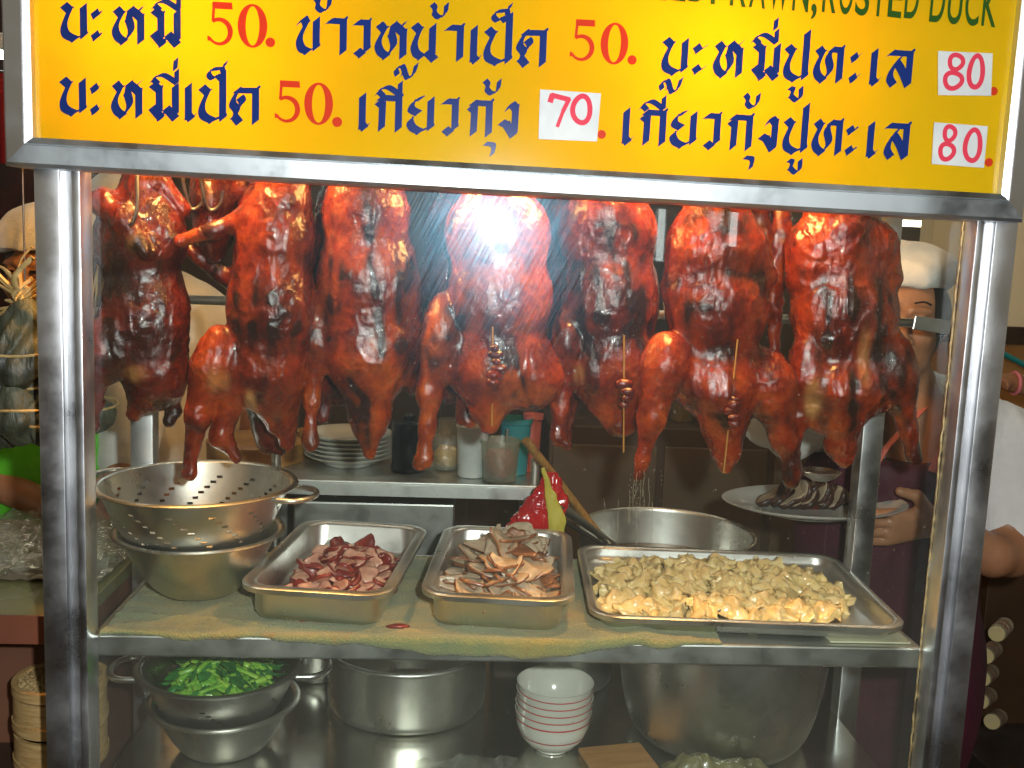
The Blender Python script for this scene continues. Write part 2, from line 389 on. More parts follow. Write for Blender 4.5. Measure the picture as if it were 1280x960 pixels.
t.links.new(s3.outputs[0], o.inputs[0]); MT['glass'] = m_
me = bpy.data.meshes.new('glass_pane'); me.from_pydata([(-.563, 0, .45), (.572, 0, .45), (.572, 0, 1.98), (-.563, 0, 1.98)], [], [(0, 1, 2, 3)])
link('glass_pane', me, MT['glass'], case)
# sealant bead down the glass edges
def bead(x, n=150):
    m = MB()
    zz = [ .55+1.0*i/n for i in range(n+1)]
    m.tube([(x+random.uniform(-.0009, .0009), -.002, z) for z in zz], [random.uniform(.0006, .0018) for z in zz], 6)
    return m.build('sealant_bead', simple('dirty_sealant', (.46, .36, .16), (.12, .08, .03), .5, scale=60), case, True)
bead(-.5535); bead(.5615)

# ------------------------------------------------------------ menu sign
YS = -.062
sign = thing('menu_sign', 'yellow backlit menu sign with blue Thai lettering and red prices above the ducks', 'sign', (0, 0, 0))
xl, xr, zb, zt = -.620, .603, 1.511, 2.02
zbr = -.0065   # the sign hangs a touch lower on the right
def sz(x): return zb+.013*(xr-x)/(xr-xl)
FW = .033
m_, t, b, o = nt('yellow_acrylic')
v = coords(t); n = noise(t, v, 4, 4)
dfs = t.nodes.new('ShaderNodeBsdfDiffuse'); trl = t.nodes.new('ShaderNodeBsdfTranslucent'); gl = t.nodes.new('ShaderNodeBsdfGlossy'); gl.inputs['Roughness'].default_value = .12
dfs.inputs[0].default_value = (.66, .50, .003, 1); t.links.new(ramp(t, n, [(.3, (.70, .42, .008)), (.7, (.80, .56, .012))]), trl.inputs[0])
t.links.new(ramp(t, n, [(.3, (.64, .47, .003)), (.7, (.70, .53, .004))]), dfs.inputs[0])
a1 = t.nodes.new('ShaderNodeMixShader'); a1.inputs[0].default_value = .42; t.links.new(dfs.outputs[0], a1.inputs[1]); t.links.new(trl.outputs[0], a1.inputs[2])
a2 = t.nodes.new('ShaderNodeMixShader'); a2.inputs[0].default_value = .035; t.links.new(a1.outputs[0], a2.inputs[1]); t.links.new(gl.outputs[0], a2.inputs[2])
t.links.new(a2.outputs[0], o.inputs[0]); MT['yellow'] = m_
P = [(xl+FW*.8, sz(xl)+FW*.8), (xr-FW*.8, sz(xr)+FW*.8), (xr-FW*.8, zt-.02), (xl+FW*.8, zt-.02)]
m = MB(); m.loft([[(x, YS+.002, z) for x, z in P], [(x, YS+.005, z) for x, z in P]], True, True, True); m.build('sign_panel', MT['yellow'], sign)
def frame_piece(a, b, ia, ib):   # outer edge a-b, inner edge ia-ib, bevelled section
    def pt(o_, i_, s, y): return (o_[0]+(i_[0]-o_[0])*s, y, o_[1]+(i_[1]-o_[1])*s)
    sec = [(0, YS+.045), (0, YS-.004), (.12, YS-.010), (.72, YS-.013), (.76, YS-.0115), (.80, YS-.013), (1, YS-.009), (1, YS+.045)]
    m = MB(); m.loft([[pt(a, ia, s, y) for s, y in sec], [pt(b, ib, s, y) for s, y in sec]], True, True, True)
    for f in m.bm.faces: f.smooth = False
    return m
O_ = [(xl, sz(xl)), (xr, sz(xr)), (xr, zt), (xl, zt)]; I_ = [(xl+FW, sz(xl)+FW), (xr-FW, sz(xr)+FW), (xr-FW, zt-FW), (xl+FW, zt-FW)]
for i in range(4):
    j = (i+1) % 4
    frame_piece(O_[i], O_[j], I_[i], I_[j]).build('sign_frame', MT['alu_h'] if i % 2 == 0 else MT['alu'], sign)
# bulbs behind the panel: they light the sign from inside and the tops of the ducks
m_, t, b, o = nt('bulb_glow'); e = t.nodes.new('ShaderNodeEmission'); e.inputs[0].default_value = (1, .50, .14, 1); e.inputs[1].default_value = 680
t.links.new(e.outputs[0], o.inputs[0])
for k, (x, z, lb) in enumerate(((-.432, 1.715, 'lit round bulb behind the left part of the yellow sign'), (.200, 1.700, 'lit round bulb behind the right part of the yellow sign'))):
    bl = thing('light_bulb', lb, 'light bulb', (x, .006 + .012, z+.06), 0, 'bulbs behind the menu sign')
    MB().lathe([(.001, -.085), (.014, -.082), (.022, -.072), (.025, -.060), (.022, -.045), (.014, -.030), (.012, -.02)], n=20, cap0=True).build('bulb', m_, bl, True, 80)
    MB().lathe([(.012, -.02), (.016, -.02), (.016, .03), (.003, .03), (.003, .25)], n=16).build('socket', simple('black_socket', (.02, .02, .02)), bl)

# ---- lettering: broad-nib strokes cut from vinyl
def letter_mat(name, c, tr_=.35):
    m, t, b, o = nt(name)
    d = t.nodes.new('ShaderNodeBsdfDiffuse'); tl = t.nodes.new('ShaderNodeBsdfTranslucent'); d.inputs[0].default_value = (*c, 1); tl.inputs[0].default_value = (*c, 1)
    g = t.nodes.new('ShaderNodeBsdfGlossy'); g.inputs['Roughness'].default_value = .18
    a = t.nodes.new('ShaderNodeMixShader'); a.inputs[0].default_value = tr_; t.links.new(d.outputs[0], a.inputs[1]); t.links.new(tl.outputs[0], a.inputs[2])
    a2 = t.nodes.new('ShaderNodeMixShader'); a2.inputs[0].default_value = .03; t.links.new(a.outputs[0], a2.inputs[1]); t.links.new(g.outputs[0], a2.inputs[2])
    t.links.new(a2.outputs[0], o.inputs[0]); return m
MT['blue'] = letter_mat('blue_vinyl', (.010, .035, .22)); MT['red'] = letter_mat('red_vinyl', (.60, .045, .015), .2); MT['green'] = letter_mat('green_vinyl', (.03, .11, .015))
MT['marker'] = letter_mat('red_marker', (.72, .05, .09), .1)
G = {
 'บ': [[(.10,.93),(.26,.80),(.26,.80),(.10,.42),(.14,.16),(.40,.04),(.40,.04),(.66,.18),(.66,.18),(.66,.93)]],
 'ป': [[(.10,.93),(.26,.80),(.26,.80),(.10,.42),(.14,.16),(.40,.04),(.40,.04),(.70,.18),(.70,.18),(.70,1.36)]],
 'ข': [[(.08,.80),(.22,.94),(.30,.80),(.30,.80),(.10,.40),(.16,.14),(.36,.05),(.36,.05),(.62,.2),(.62,.2),(.62,.93)]],
 'ะ': [[(.02,.80),(.12,.68),(.12,.68),(.34,.80)],[(.02,.22),(.12,.10),(.12,.10),(.34,.22)]],
 'ห': [[(.10,.90),(.26,.76),(.26,.76),(.06,.40),(.14,.16),(.34,.04),(.34,.04),(.58,.34),(.50,.66),(.50,.66),(.58,.94)],[(.56,.92),(.76,.80),(.76,.80),(.90,.70),(.90,.70),(.90,.06)],[(.74,.80),(.95,.98)]],
 'ม': [[(.02,.93),(.22,.80),(.22,.80),(.22,.16)],[(.00,.30),(.26,.04),(.26,.04),(.44,.26)],[(.44,.30),(.70,.05),(.70,.05)],[(.72,.14),(.72,.93)]],
 'า': [[(.02,.90),(.12,.92),(.12,.92),(.52,.92),(.52,.92),(.52,.08)]],
 'ว': [[(.02,.90),(.12,.92),(.12,.92),(.54,.92),(.54,.92),(.54,.22),(.54,.22),(.32,.04),(.32,.04),(.10,.14)]],
 'น': [[(.08,.93),(.24,.80),(.24,.80),(.08,.42),(.14,.18),(.32,.08),(.32,.08),(.66,.34)],[(.66,.93),(.66,.12)],[(.52,.20),(.74,.02)]],
 'เ': [[(.12,.95),(.12,.14),(.12,.14),(.24,.05),(.24,.05),(.36,.15)]],
 'ด': [[(.30,.02),(.14,.18),(.14,.18),(.22,.36),(.08,.56),(.26,.90),(.26,.90),(.82,.92),(.82,.92),(.82,.06)],[(.22,.38),(.40,.56),(.34,.70),(.24,.66)]],
 'ล': [[(.04,.88),(.16,.93),(.16,.93),(.84,.93),(.84,.93),(.84,.04)],[(.28,.03),(.12,.22),(.20,.48),(.50,.84)],[(.34,.66),(.56,.44),(.82,.06)]],
 'ก': [[(.02,.86),(.14,.92),(.14,.92),(.80,.92),(.80,.92),(.80,.06)],[(.02,.80),(.16,.72),(.18,.72),(.16,.06)]],
 'ย': [[(.44,.97),(.20,.88),(.10,.66),(.34,.55)],[(.32,.55),(.08,.34),(.16,.14),(.40,.04),(.40,.04),(.74,.20),(.74,.20),(.74,.95)]],
 'ง': [[(.28,.80),(.42,.94),(.60,.82),(.60,.82),(.58,.10)],[(.02,.42),(.24,.36),(.24,.36),(.54,.06)]],
 'ท': [[(.10,.93),(.24,.80),(.24,.80),(.06,.42),(.12,.18),(.32,.05),(.32,.05),(.56,.34),(.46,.70),(.58,.92),(.58,.92),(.90,.92),(.90,.92),(.90,.06)]],
 'ี': [[(-.02,.02),(.10,.16),(.32,.22),(.64,.04)],[(.04,.08),(.16,-.02)],[(.66,.36),(.66,.02)]],
 '่': [[(.02,.30),(.00,.04)]],
 '้': [[(.00,.34),(.10,.24),(.08,.10),(.26,.00),(.46,.12),(.50,.36)]],
 '๊': [[(.04,.10),(.00,.24),(.20,.34),(.28,.20),(.22,.10)],[(.28,.24),(.40,.02),(.60,.14),(.70,.40)]],
 '็': [[(.60,.46),(.48,.30),(.10,.24),(.00,.10),(.14,.00),(.30,.08),(.44,.00),(.52,.10),(.48,.28)]],
 'ู': [[(.04,-.22),(.16,-.26),(.10,-.44),(.10,-.44),(.30,-.56),(.44,-.46),(.44,-.20)]],
 'ุ': [[(.02,-.20),(.16,-.24),(.14,-.50)]],
}
def to_sheet(u, v, y):
    q = oy(u, v, y); return q[0], q[2]
_cnt = [0]
def nib_glyph(strokes, u, v, size, wid, mat, name, nib=(.115, .085), y=YS+.0005, step=.00003, slope=.053):
    m = MB(); x0, z0 = to_sheet(u, v, y); s = size; k = 0
    nx, nz = nib[0]*s*.95, nib[1]*s*.95
    for st in strokes:
        P = catmull(st, 4)
        P = [(x0+p[0]*wid, z0+p[1]*s-p[0]*wid*slope*.15) for p in P]
        for a, b_ in zip(P[:-1], P[1:]):
            if abs(a[0]-b_[0])+abs(a[1]-b_[1]) < 1e-6: continue
            yy = y-k*step; k += 1
            pts = [(a[0]-nx, a[1]-nz), (a[0]+nx, a[1]+nz), (b_[0]+nx, b_[1]+nz), (b_[0]-nx, b_[1]-nz)]
            dx, dz = b_[0]-a[0], b_[1]-a[1]
            L = math.hypot(dx, dz)+1e-9; e = .0006
            tx, tz = dx/L*e, dz/L*e
            pts = [(pts[0][0]-tx, pts[0][1]-tz), (pts[1][0]-tx, pts[1][1]-tz), (pts[2][0]+tx, pts[2][1]+tz), (pts[3][0]+tx, pts[3][1]+tz)]
            ar = (pts[1][0]-pts[0][0])*(pts[3][1]-pts[0][1])-(pts[1][1]-pts[0][1])*(pts[3][0]-pts[0][0])
            # keep very thin strokes visible
            if abs(ar) < L*.0016:
                px, pz = -dz/L*.0009, dx/L*.0009
                m.bm.faces.new([m.bm.verts.new((q[0], yy-.00001, q[1])) for q in ((a[0]-nx*.5+px, a[1]-nz*.5+pz), (b_[0]+nx*.5+px, b_[1]+nz*.5+pz), (b_[0]+nx*.5-px, b_[1]+nz*.5-pz), (a[0]-nx*.5-px, a[1]-nz*.5-pz))])
            m.bm.faces.new([m.bm.verts.new((q[0], yy, q[1])) for q in pts])
    o = m.build(name, mat, sign); return o
def baseline1(u): return 50+(u-80)*.0555
def baseline2(u): return 142.5+(u-80)*.0535
SZ = .0415
def place(ch, u, u2, bl, above=None):
    if u2 is None: u2 = u+20
    v = bl(u)
    if ch == 'เ': u2 = u+15
    xs = [q[0] for st in G[ch] for q in st]; g0, g1 = min(xs), max(xs)
    NB = 3.1 if ch in 'ี่้๊็ูุ' else 4.3
    if ch in '่': wid = .035; g0 = 0
    else: wid = max(5, u2-u-2*NB)*.00098/(g1-g0)
    off_ = NB-g0*wid/.00098
    dv = 0
    if ch in 'ี': dv = 1.06
    if ch in '้็': dv = 1.28
    if ch in '่': dv = 1.45 if above is None else above
    if ch in '๊': dv = 1.58
    if above is not None: dv = above
    nib = (.105, .088)
    if ch in 'ี่้๊็ูุ': nib = (.072, .062)
    nib_glyph(G[ch], u+off_, v-dv*SZ/.00098, SZ, wid, MT['blue'], 'letter', nib)
L1 = [('บ',76,107),('ะ',114,130),('ห',140,180),('ม',188,224),('ี',188,224),('ข',369,398),('้',391,414),('า',406,432),('ว',440,462),('ห',468,508),('น',513,546),('้',537,560),('า',554,578),('เ',587,612),('ป',604,638),('็',614,640),('ด',644,681),
      ('บ',826,858),('ะ',864,884),('ห',890,928),('ม',938,973),('ี',938,973),('่',966,990),('ป',978,1009),('ู',985,1005),('ท',1015,1052),('ะ',1060,1075),('เ',1086,1108),('ล',1104,1139)]
L2 = [('บ',75,106),('ะ',113,128),('ห',139,178),('ม',186,222),('ี',186,222),('่',216,238),('เ',231,254),('ป',248,281),('็',258,284),('ด',286,322),
      ('เ',448,472),('ก',468,501),('ี',468,502),('๊',492,522),('ย',508,541),('ว',550,572),('ก',583,614),('้',603,626),('ุ',604,620),('ง',622,647),
      ('เ',777,800),('ก',798,831),('ี',798,832),('๊',823,853),('ย',836,869),('ว',876,899),('ก',907,939),('้',928,950),('ุ',929,944),('ง',946,971),('ป',977,1008),('ู',984,1004),('ท',1013,1051),('ะ',1055,1072),('เ',1082,1104),('ล',1101,1135)]
for c, a, b_ in L1: place(c, a, b_, baseline1)
for c, a, b_ in L2: place(c, a, b_, baseline2)
def poly(ptsets, name, mat, y=YS-.0002, parent=sign):
    m = MB()
    for P in ptsets:
        vs = [m.bm.verts.new((x, y, z)) for x, z in P]; m.bm.faces.new(vs)
    bmesh.ops.triangulate(m.bm, faces=m.bm.faces[:]); return m.build(name, mat, parent)
def digit5(u, v, h, wd):
    x0, z0 = to_sheet(u, v, YS); f = lambda x, z: (x0+x*wd, z0+z*h); m = MB()
    def q(P, k): m.bm.faces.new([m.bm.verts.new((f(*p)[0], YS-.0002-k*.00003, f(*p)[1])) for p in P])
    q([(.20, .84), (.20, 1.0), (.90, 1.0), (.92, .84)], 0); q([(.17, .52), (.20, .86), (.30, .86), (.27, .58)], 1)
    n = 20; A = [(125-i*262/n, 125-i*250/n) for i in range(n+1)]
    O = [(.46+.47*math.cos(math.radians(a)), .31+.33*math.sin(math.radians(a))) for a, _ in A]; I = [(.42+.33*math.cos(math.radians(c)), .30+.245*math.sin(math.radians(c))) for _, c in A]
    for i in range(n): q([O[i], O[i+1], I[i+1], I[i]], 2)
    q([(.03, .08), (.02, .20), (.12, .18), O[-1]], 3); q([O[-1], (.12, .18), I[-1]], 4)
    m.build('price_digit', MT['red'], sign)
def ringm(x0, z0, wd, h, t_, name, mat, y=YS-.0002, th2=None, parent=sign, wob=0):
    m = MB(); n = 36; A = []; B = []
    for i in range(n):
        a = 2*PI*i/n; wv = 1+wob*math.sin(3*a+x0*90)
        A.append(m.bm.verts.new((x0+wd*wv*math.cos(a), y, z0+h*wv*math.sin(a)))); B.append(m.bm.verts.new((x0+(wd*wv-t_)*math.cos(a), y, z0+(h*wv-(th2 or t_))*math.sin(a))))
    for i in range(n): j = (i+1) % n; m.bm.faces.new((A[i], A[j], B[j], B[i]))
    return m.build(name, mat, parent)
def digit0(u, v, h, wd):
    x0, z0 = to_sheet(u, v, YS); ringm(x0+wd/2, z0+h/2, wd/2, h/2*1.03, wd*.27, 'price_digit', MT['red'], th2=h*.055)
def dot(u, v, r):
    x0, z0 = to_sheet(u, v, YS); m = MB(); vs = [m.bm.verts.new((x0+r*math.cos(2*PI*i/20), YS-.0003, z0+r*math.sin(2*PI*i/20))) for i in range(20)]; m.bm.faces.new(vs); m.build('price_dot', MT['red'], sign)
digit5(258.5, 55, .0475, .032); digit0(297, 58, .0475, .034); dot(338, 53, .0055)
digit5(711, 74.5, .0465, .032); digit0(749.5, 79, .0465, .033); dot(790, 75, .0055)
digit5(342.5, 151.5, .047, .0325); digit0(380, 154.5, .047, .0335); dot(421.5, 152.5, .0058)
dot(752, 168, .0052); dot(1242, 114, .0052); dot(1236, 203, .0052)
MT['sticker'] = simple('white_paper_sticker', (.62, .63, .62), (.52, .54, .54), .6, scale=20)
def sticker(c, digs):
    P = [to_sheet(u, v, YS) for u, v in c]
    m = MB(); m.loft([[(x, YS-.0016, z) for x, z in P], [(x, YS-.0004, z) for x, z in P]], True, True, True)
    s = m.build('price_sticker', MT['sticker'], sign)
    for d, u, v, wd, h in digs:
        x0, z0 = to_sheet(u, v, YS-.0018); y = YS-.0019
        if d == '0': ringm(x0, z0, wd, h, .0062, 'handwritten_digit', MT['marker'], y, parent=s, wob=.03)
        if d == '8':
            ringm(x0+.001, z0+h*.52, wd*.82, h*.50, .0056, 'handwritten_digit', MT['marker'], y, parent=s, wob=.04)
            ringm(x0-.0005, z0-h*.44, wd, h*.54, .0058, 'handwritten_digit', MT['marker'], y-.0001, parent=s, wob=.04)
        if d == '7':
            mm = MB(); pl = [(-.012, .010), (-.010, .017), (.010, .013), (.004, .0), (-.002, -.018)]
            for i, (a, b_) in enumerate(zip(pl[:-1], pl[1:])):
                a, b_ = Vector(a), Vector(b_); n_ = (b_-a).normalized(); n_ = Vector((-n_.y, n_.x))*(.0034-.0004*i); e = (b_-a).normalized()*.0015
                mm.bm.faces.new([mm.bm.verts.new((x0+q[0], y-i*.0001, z0+q[1])) for q in (a-n_-e, a+n_-e, b_+n_+e, b_-n_+e)])
            mm.build('handwritten_digit', MT['marker'], s)
sticker([(673, 174), (746, 177), (751, 117), (675, 112)], [('7', 700, 138, 0, 0), ('0', 727, 137, .0135, .0185)])
sticker([(1172, 119), (1238, 120), (1240, 67), (1172, 64)], [('8', 1193, 90, .0135, .0225), ('0', 1220, 90, .0115, .0215)])
sticker([(1164, 205), (1229, 210), (1234, 158), (1167, 153)], [('8', 1185, 179, .0115, .0225), ('0', 1216, 182, .0125, .0215)])
# english line, mostly cut by the top of the picture
def english(s, u0, v0, u1, v1, h):
    n = len(s); wts = [.55 if c in 'I' else .35 if c in ', ' else 1.25 if c == 'W' else 1 for c in s]; tot = sum(wts); acc = 0
    for c, wt in zip(s, wts):
        f = acc/tot; acc += wt
        if c == ' ': continue
        cu = bpy.data.curves.new('letter', 'FONT'); cu.body = c; cu.size = 1; cu.offset = .012
        ob = bpy.data.objects.new('letter', cu); COL.objects.link(ob)
        dg = bpy.context.evaluated_depsgraph_get(); me = bpy.data.meshes.new_from_object(ob.evaluated_get(dg)); bpy.data.objects.remove(ob)
        xs = [v.co.x for v in me.vertices]; ys = [v.co.y for v in me.vertices]
        x0, z0 = to_sheet(u0+(u1-u0)*f, v0+(v1-v0)*f, YS)
        wd = (u1-u0)/tot*wt*.00098*.84; wn = max(xs)-min(xs)
        for v in me.vertices:
            X = (v.co.x-min(xs))/wn*wd; Z = v.co.y/.70*h; v.co = (x0+X, YS-.0003, z0+Z-X*.06)
        link('letter', me, MT['green'], sign)
english('BOILED', 752, -6, 884, 2, .045)
english('PRAWN,', 888, 4, 1022, 15, .047)
english('ROSTED', 1027, 14, 1150, 23, .047)
english('DUCK', 1161, 26, 1248, 33, .047)
# ------------------------------------------------------------ roast ducks
def build_duck(name, prims, Y0, label, mat, chars=(), pales=(), h=2.0, k=11, seed=0, lump=1.0, shift=(0, 0), skewer=None, knots=None, hook=None, group='roast ducks hanging in the front row', ribs=()):
    us, vs, ws = [], [], []
    for p in prims:
        if p[0] == 'e': us += [p[1]-p[4], p[1]+p[4]]; vs += [p[2]-p[5], p[2]+p[5]]; ws += [p[3]-p[6], p[3]+p[6]]
        else:
            for q in (p[1:5], p[5:9]): us += [q[0]-q[3], q[0]+q[3]]; vs += [q[1]-q[3], q[1]+q[3]]; ws += [q[2]-q[3], q[2]+q[3]]
    S = SDF((min(us)-14, min(vs)-14, min(ws)-14), (max(us)+14, max(vs)+14, max(ws)+14), h)
    for p in prims:
        kk = k
        if p[0] == 'e': S.ell(p[1:4], p[4:7], kk, False, p[7] if len(p) > 7 else None)
        elif p[0] == 'c': S.cone(p[1:4], p[4], p[5:8], p[8], kk)
        elif p[0] == 's': S.cone(p[1:4], p[4], p[5:8], p[8], 7, True)
    V, Q, N = S.mesh(); sd = seed*13.7
    off = np.array([sd, sd*.7, 0])
    n1 = vnoise(V*[1/30, 1/42, 1/30]+off); n2 = vnoise(V*[1/11, 1/17, 1/11]+off); n3 = vnoise(V*[1/5.5, 1/8, 1/5.5]+off*2)
    rg = 1-np.abs(vnoise((V*[1/16, 1/38, 1/16])+off+9+.6*np.stack([n2, n1, n2], 1)))*2.2      # wrinkles
    rg2 = 1-np.abs(vnoise((V*[1/9, 1/13, 1/9])+off+31+.5*np.stack([n1, n2, n1], 1)))*2.4
    d = lump*(2.0*n1+.5*n2+.3*n3+1.3*np.clip(rg, 0, 1)**1.5+.5*np.clip(rg2, 0, 1))
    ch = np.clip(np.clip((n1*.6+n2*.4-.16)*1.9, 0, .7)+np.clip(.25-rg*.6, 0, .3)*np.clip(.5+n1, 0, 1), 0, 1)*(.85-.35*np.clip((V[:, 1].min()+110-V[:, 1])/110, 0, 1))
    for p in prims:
        if p[0] == 's':      # darker along the carved creases, front side only
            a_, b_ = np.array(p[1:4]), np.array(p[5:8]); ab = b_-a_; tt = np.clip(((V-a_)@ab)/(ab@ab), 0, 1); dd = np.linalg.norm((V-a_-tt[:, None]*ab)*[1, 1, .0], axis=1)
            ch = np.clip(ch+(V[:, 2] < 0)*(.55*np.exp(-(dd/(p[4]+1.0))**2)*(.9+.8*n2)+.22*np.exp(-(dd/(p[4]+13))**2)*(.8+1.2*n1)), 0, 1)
    for (cu, cv, ru, rv, st) in chars:
        q = ((V[:, 0]-cu)/ru)**2+((V[:, 1]-cv)/rv)**2; g = np.exp(-q)*st*(.75+.6*n2)*(V[:, 2] < 30); ch = np.clip(ch+g, 0, 1)
    pa = np.zeros(len(V))
    for (cu, cv, ru, rv, st) in pales:
        q = ((V[:, 0]-cu)/ru)**2+((V[:, 1]-cv)/rv)**2; pa = np.clip(pa+np.exp(-q*q)*st*(.8+.5*n2), 0, 1)
    V = V+N*d[:, None]
    # to the world
    V[:, 0] += shift[0]; V[:, 1] += shift[1]
    dx = (V[:, 0]-640)/FPX; dy = (V[:, 1]-480)/FPX
    R = AF[None]+AR[None]*dx[:, None]-AU[None]*dy[:, None]
    Wd = CAM+R*((Y0-CAM[1])/R[:, 1])[:, None]; s = .00109*(Y0+1.27)/1.39
    Wd[:, 1] += V[:, 2]*s
    def W(u, v, w): a = oy(u+shift[0], v+shift[1], Y0); return np.array([a[0], a[1]+w*s, a[2]])
    top = hook or (sum(us)/len(us), min(vs)); org = W(top[0], top[1], 0)
    r = thing('roast_duck', label, 'roast duck', tuple(org), 0, group)
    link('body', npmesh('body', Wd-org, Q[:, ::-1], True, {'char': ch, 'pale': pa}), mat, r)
    # wire hook over the rod
    zt_ = 1.6235; yr = .125 if Y0 < .18 else .205
    a = Vector(W(top[0], top[1]+22, -6)-org); b_ = Vector((a.x, yr-org[1], zt_-org[2]))
    pts = [a+Vector((0, .012, -.012)), a+Vector((0, -.004, -.020)), a+Vector((0, -.016, -.010)), Vector((a.x, -.012+yr-org[1], a.z+.03)), Vector((b_.x, b_.y-.0115, b_.z-.02))]+arc(b_-Vector((0, 0, .008)), .0105, PI, 0, 6, (0, 1, 0), (0, 0, 1))
    MB().tube(catmull(pts, 3), .0022, 8).build('hook', MT['wire'], r, True)
    if skewer:
        (u1, v1, w1), (u2, v2, w2) = skewer
        MB().tube([W(u1, v1, w1)-org, W(u2, v2, w2)-org], .0012, 8).build('skewer', MT['bamboo'], r, True)
    if knots:
        (ku, kv, kw, kn, kh) = knots; rnd = random.Random(seed)
        m = MB()
        for i in range(kn):
            c = W(ku+rnd.uniform(-5, 5), kv+i*kh/kn, kw+rnd.uniform(-2, 2))-org; rr = rnd.uniform(.005, .009)
            bmesh.ops.create_icosphere(m.bm, subdivisions=3, radius=rr, matrix=Matrix.Translation(c) @ Matrix.Diagonal((rnd.uniform(1., 1.5), .75, rnd.uniform(.7, 1), 1)))
        for vv in m.bm.verts:
            q = vnoise(np.array([vv.co[:]])*160)[0]; vv.co += vv.normal*q*.0012
        m.build('stitched_vent', MT['duck_dark'], r, True, 180)
    return r
def front_duck(u, top, bot, hw, w0=0, leg_l=None, leg_r=None, taper=.8, rw=48, neck=.6):
    """trunk of a duck seen from the front, hanging by the neck"""
    H = bot-top
    return [('e', u, top+.16*H, w0, hw*.86, .22*H, rw*.80), ('e', u, top+.40*H, w0, hw*.92, .30*H, rw), ('e', u, top+.66*H, w0, hw*taper, .24*H, rw*.88),
            ('c', u, top-30, w0+4, hw*neck*.55, u, top+.06*H, w0, hw*neck), ('e', u, bot-.12*H, w0-2, hw*.42, .14*H, rw*.40)]
D = []
# 1: seen from the side and back, wing folded across
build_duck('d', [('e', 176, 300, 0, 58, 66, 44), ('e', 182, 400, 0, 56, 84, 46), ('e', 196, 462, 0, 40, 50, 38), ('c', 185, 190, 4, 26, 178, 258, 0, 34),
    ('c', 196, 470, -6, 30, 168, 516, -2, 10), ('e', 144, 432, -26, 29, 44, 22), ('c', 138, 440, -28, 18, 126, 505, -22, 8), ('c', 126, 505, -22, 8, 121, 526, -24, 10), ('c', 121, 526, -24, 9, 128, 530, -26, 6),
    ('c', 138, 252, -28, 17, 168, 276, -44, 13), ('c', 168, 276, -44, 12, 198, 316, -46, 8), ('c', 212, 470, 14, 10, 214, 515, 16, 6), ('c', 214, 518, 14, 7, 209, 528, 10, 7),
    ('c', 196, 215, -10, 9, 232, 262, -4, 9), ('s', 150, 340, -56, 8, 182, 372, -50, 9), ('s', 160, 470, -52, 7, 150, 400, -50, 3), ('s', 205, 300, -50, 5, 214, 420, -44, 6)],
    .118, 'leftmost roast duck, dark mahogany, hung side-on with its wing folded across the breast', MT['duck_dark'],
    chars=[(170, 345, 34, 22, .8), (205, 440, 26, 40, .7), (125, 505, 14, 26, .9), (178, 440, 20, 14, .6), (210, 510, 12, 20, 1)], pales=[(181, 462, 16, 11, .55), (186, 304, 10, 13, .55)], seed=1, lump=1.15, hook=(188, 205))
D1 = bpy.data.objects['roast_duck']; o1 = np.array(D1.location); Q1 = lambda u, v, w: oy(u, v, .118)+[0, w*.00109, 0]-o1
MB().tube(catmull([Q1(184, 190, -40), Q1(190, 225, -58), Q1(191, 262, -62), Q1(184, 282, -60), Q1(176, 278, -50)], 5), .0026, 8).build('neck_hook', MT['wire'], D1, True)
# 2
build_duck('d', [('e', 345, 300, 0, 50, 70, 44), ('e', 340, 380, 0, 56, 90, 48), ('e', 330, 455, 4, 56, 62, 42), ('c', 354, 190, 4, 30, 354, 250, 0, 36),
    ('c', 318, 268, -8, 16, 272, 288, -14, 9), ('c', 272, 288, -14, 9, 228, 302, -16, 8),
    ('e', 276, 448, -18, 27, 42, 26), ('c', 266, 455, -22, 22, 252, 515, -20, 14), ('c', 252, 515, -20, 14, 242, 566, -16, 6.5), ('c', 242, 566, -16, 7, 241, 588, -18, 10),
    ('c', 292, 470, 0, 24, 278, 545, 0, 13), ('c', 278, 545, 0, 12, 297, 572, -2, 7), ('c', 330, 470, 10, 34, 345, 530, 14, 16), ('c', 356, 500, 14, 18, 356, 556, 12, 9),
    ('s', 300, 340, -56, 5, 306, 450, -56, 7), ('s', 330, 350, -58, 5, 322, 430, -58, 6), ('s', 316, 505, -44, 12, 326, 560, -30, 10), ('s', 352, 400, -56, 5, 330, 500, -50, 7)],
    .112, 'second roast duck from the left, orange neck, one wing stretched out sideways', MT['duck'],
    chars=[(372, 350, 26, 70, .85), (360, 520, 26, 40, .9), (300, 375, 16, 24, .4), (243, 585, 16, 20, .6), (300, 560, 24, 24, .5)], pales=[(282, 470, 12, 18, .5), (318, 505, 8, 20, .9), (306, 540, 9, 9, .8)], seed=2, lump=1.1, hook=(350, 205))
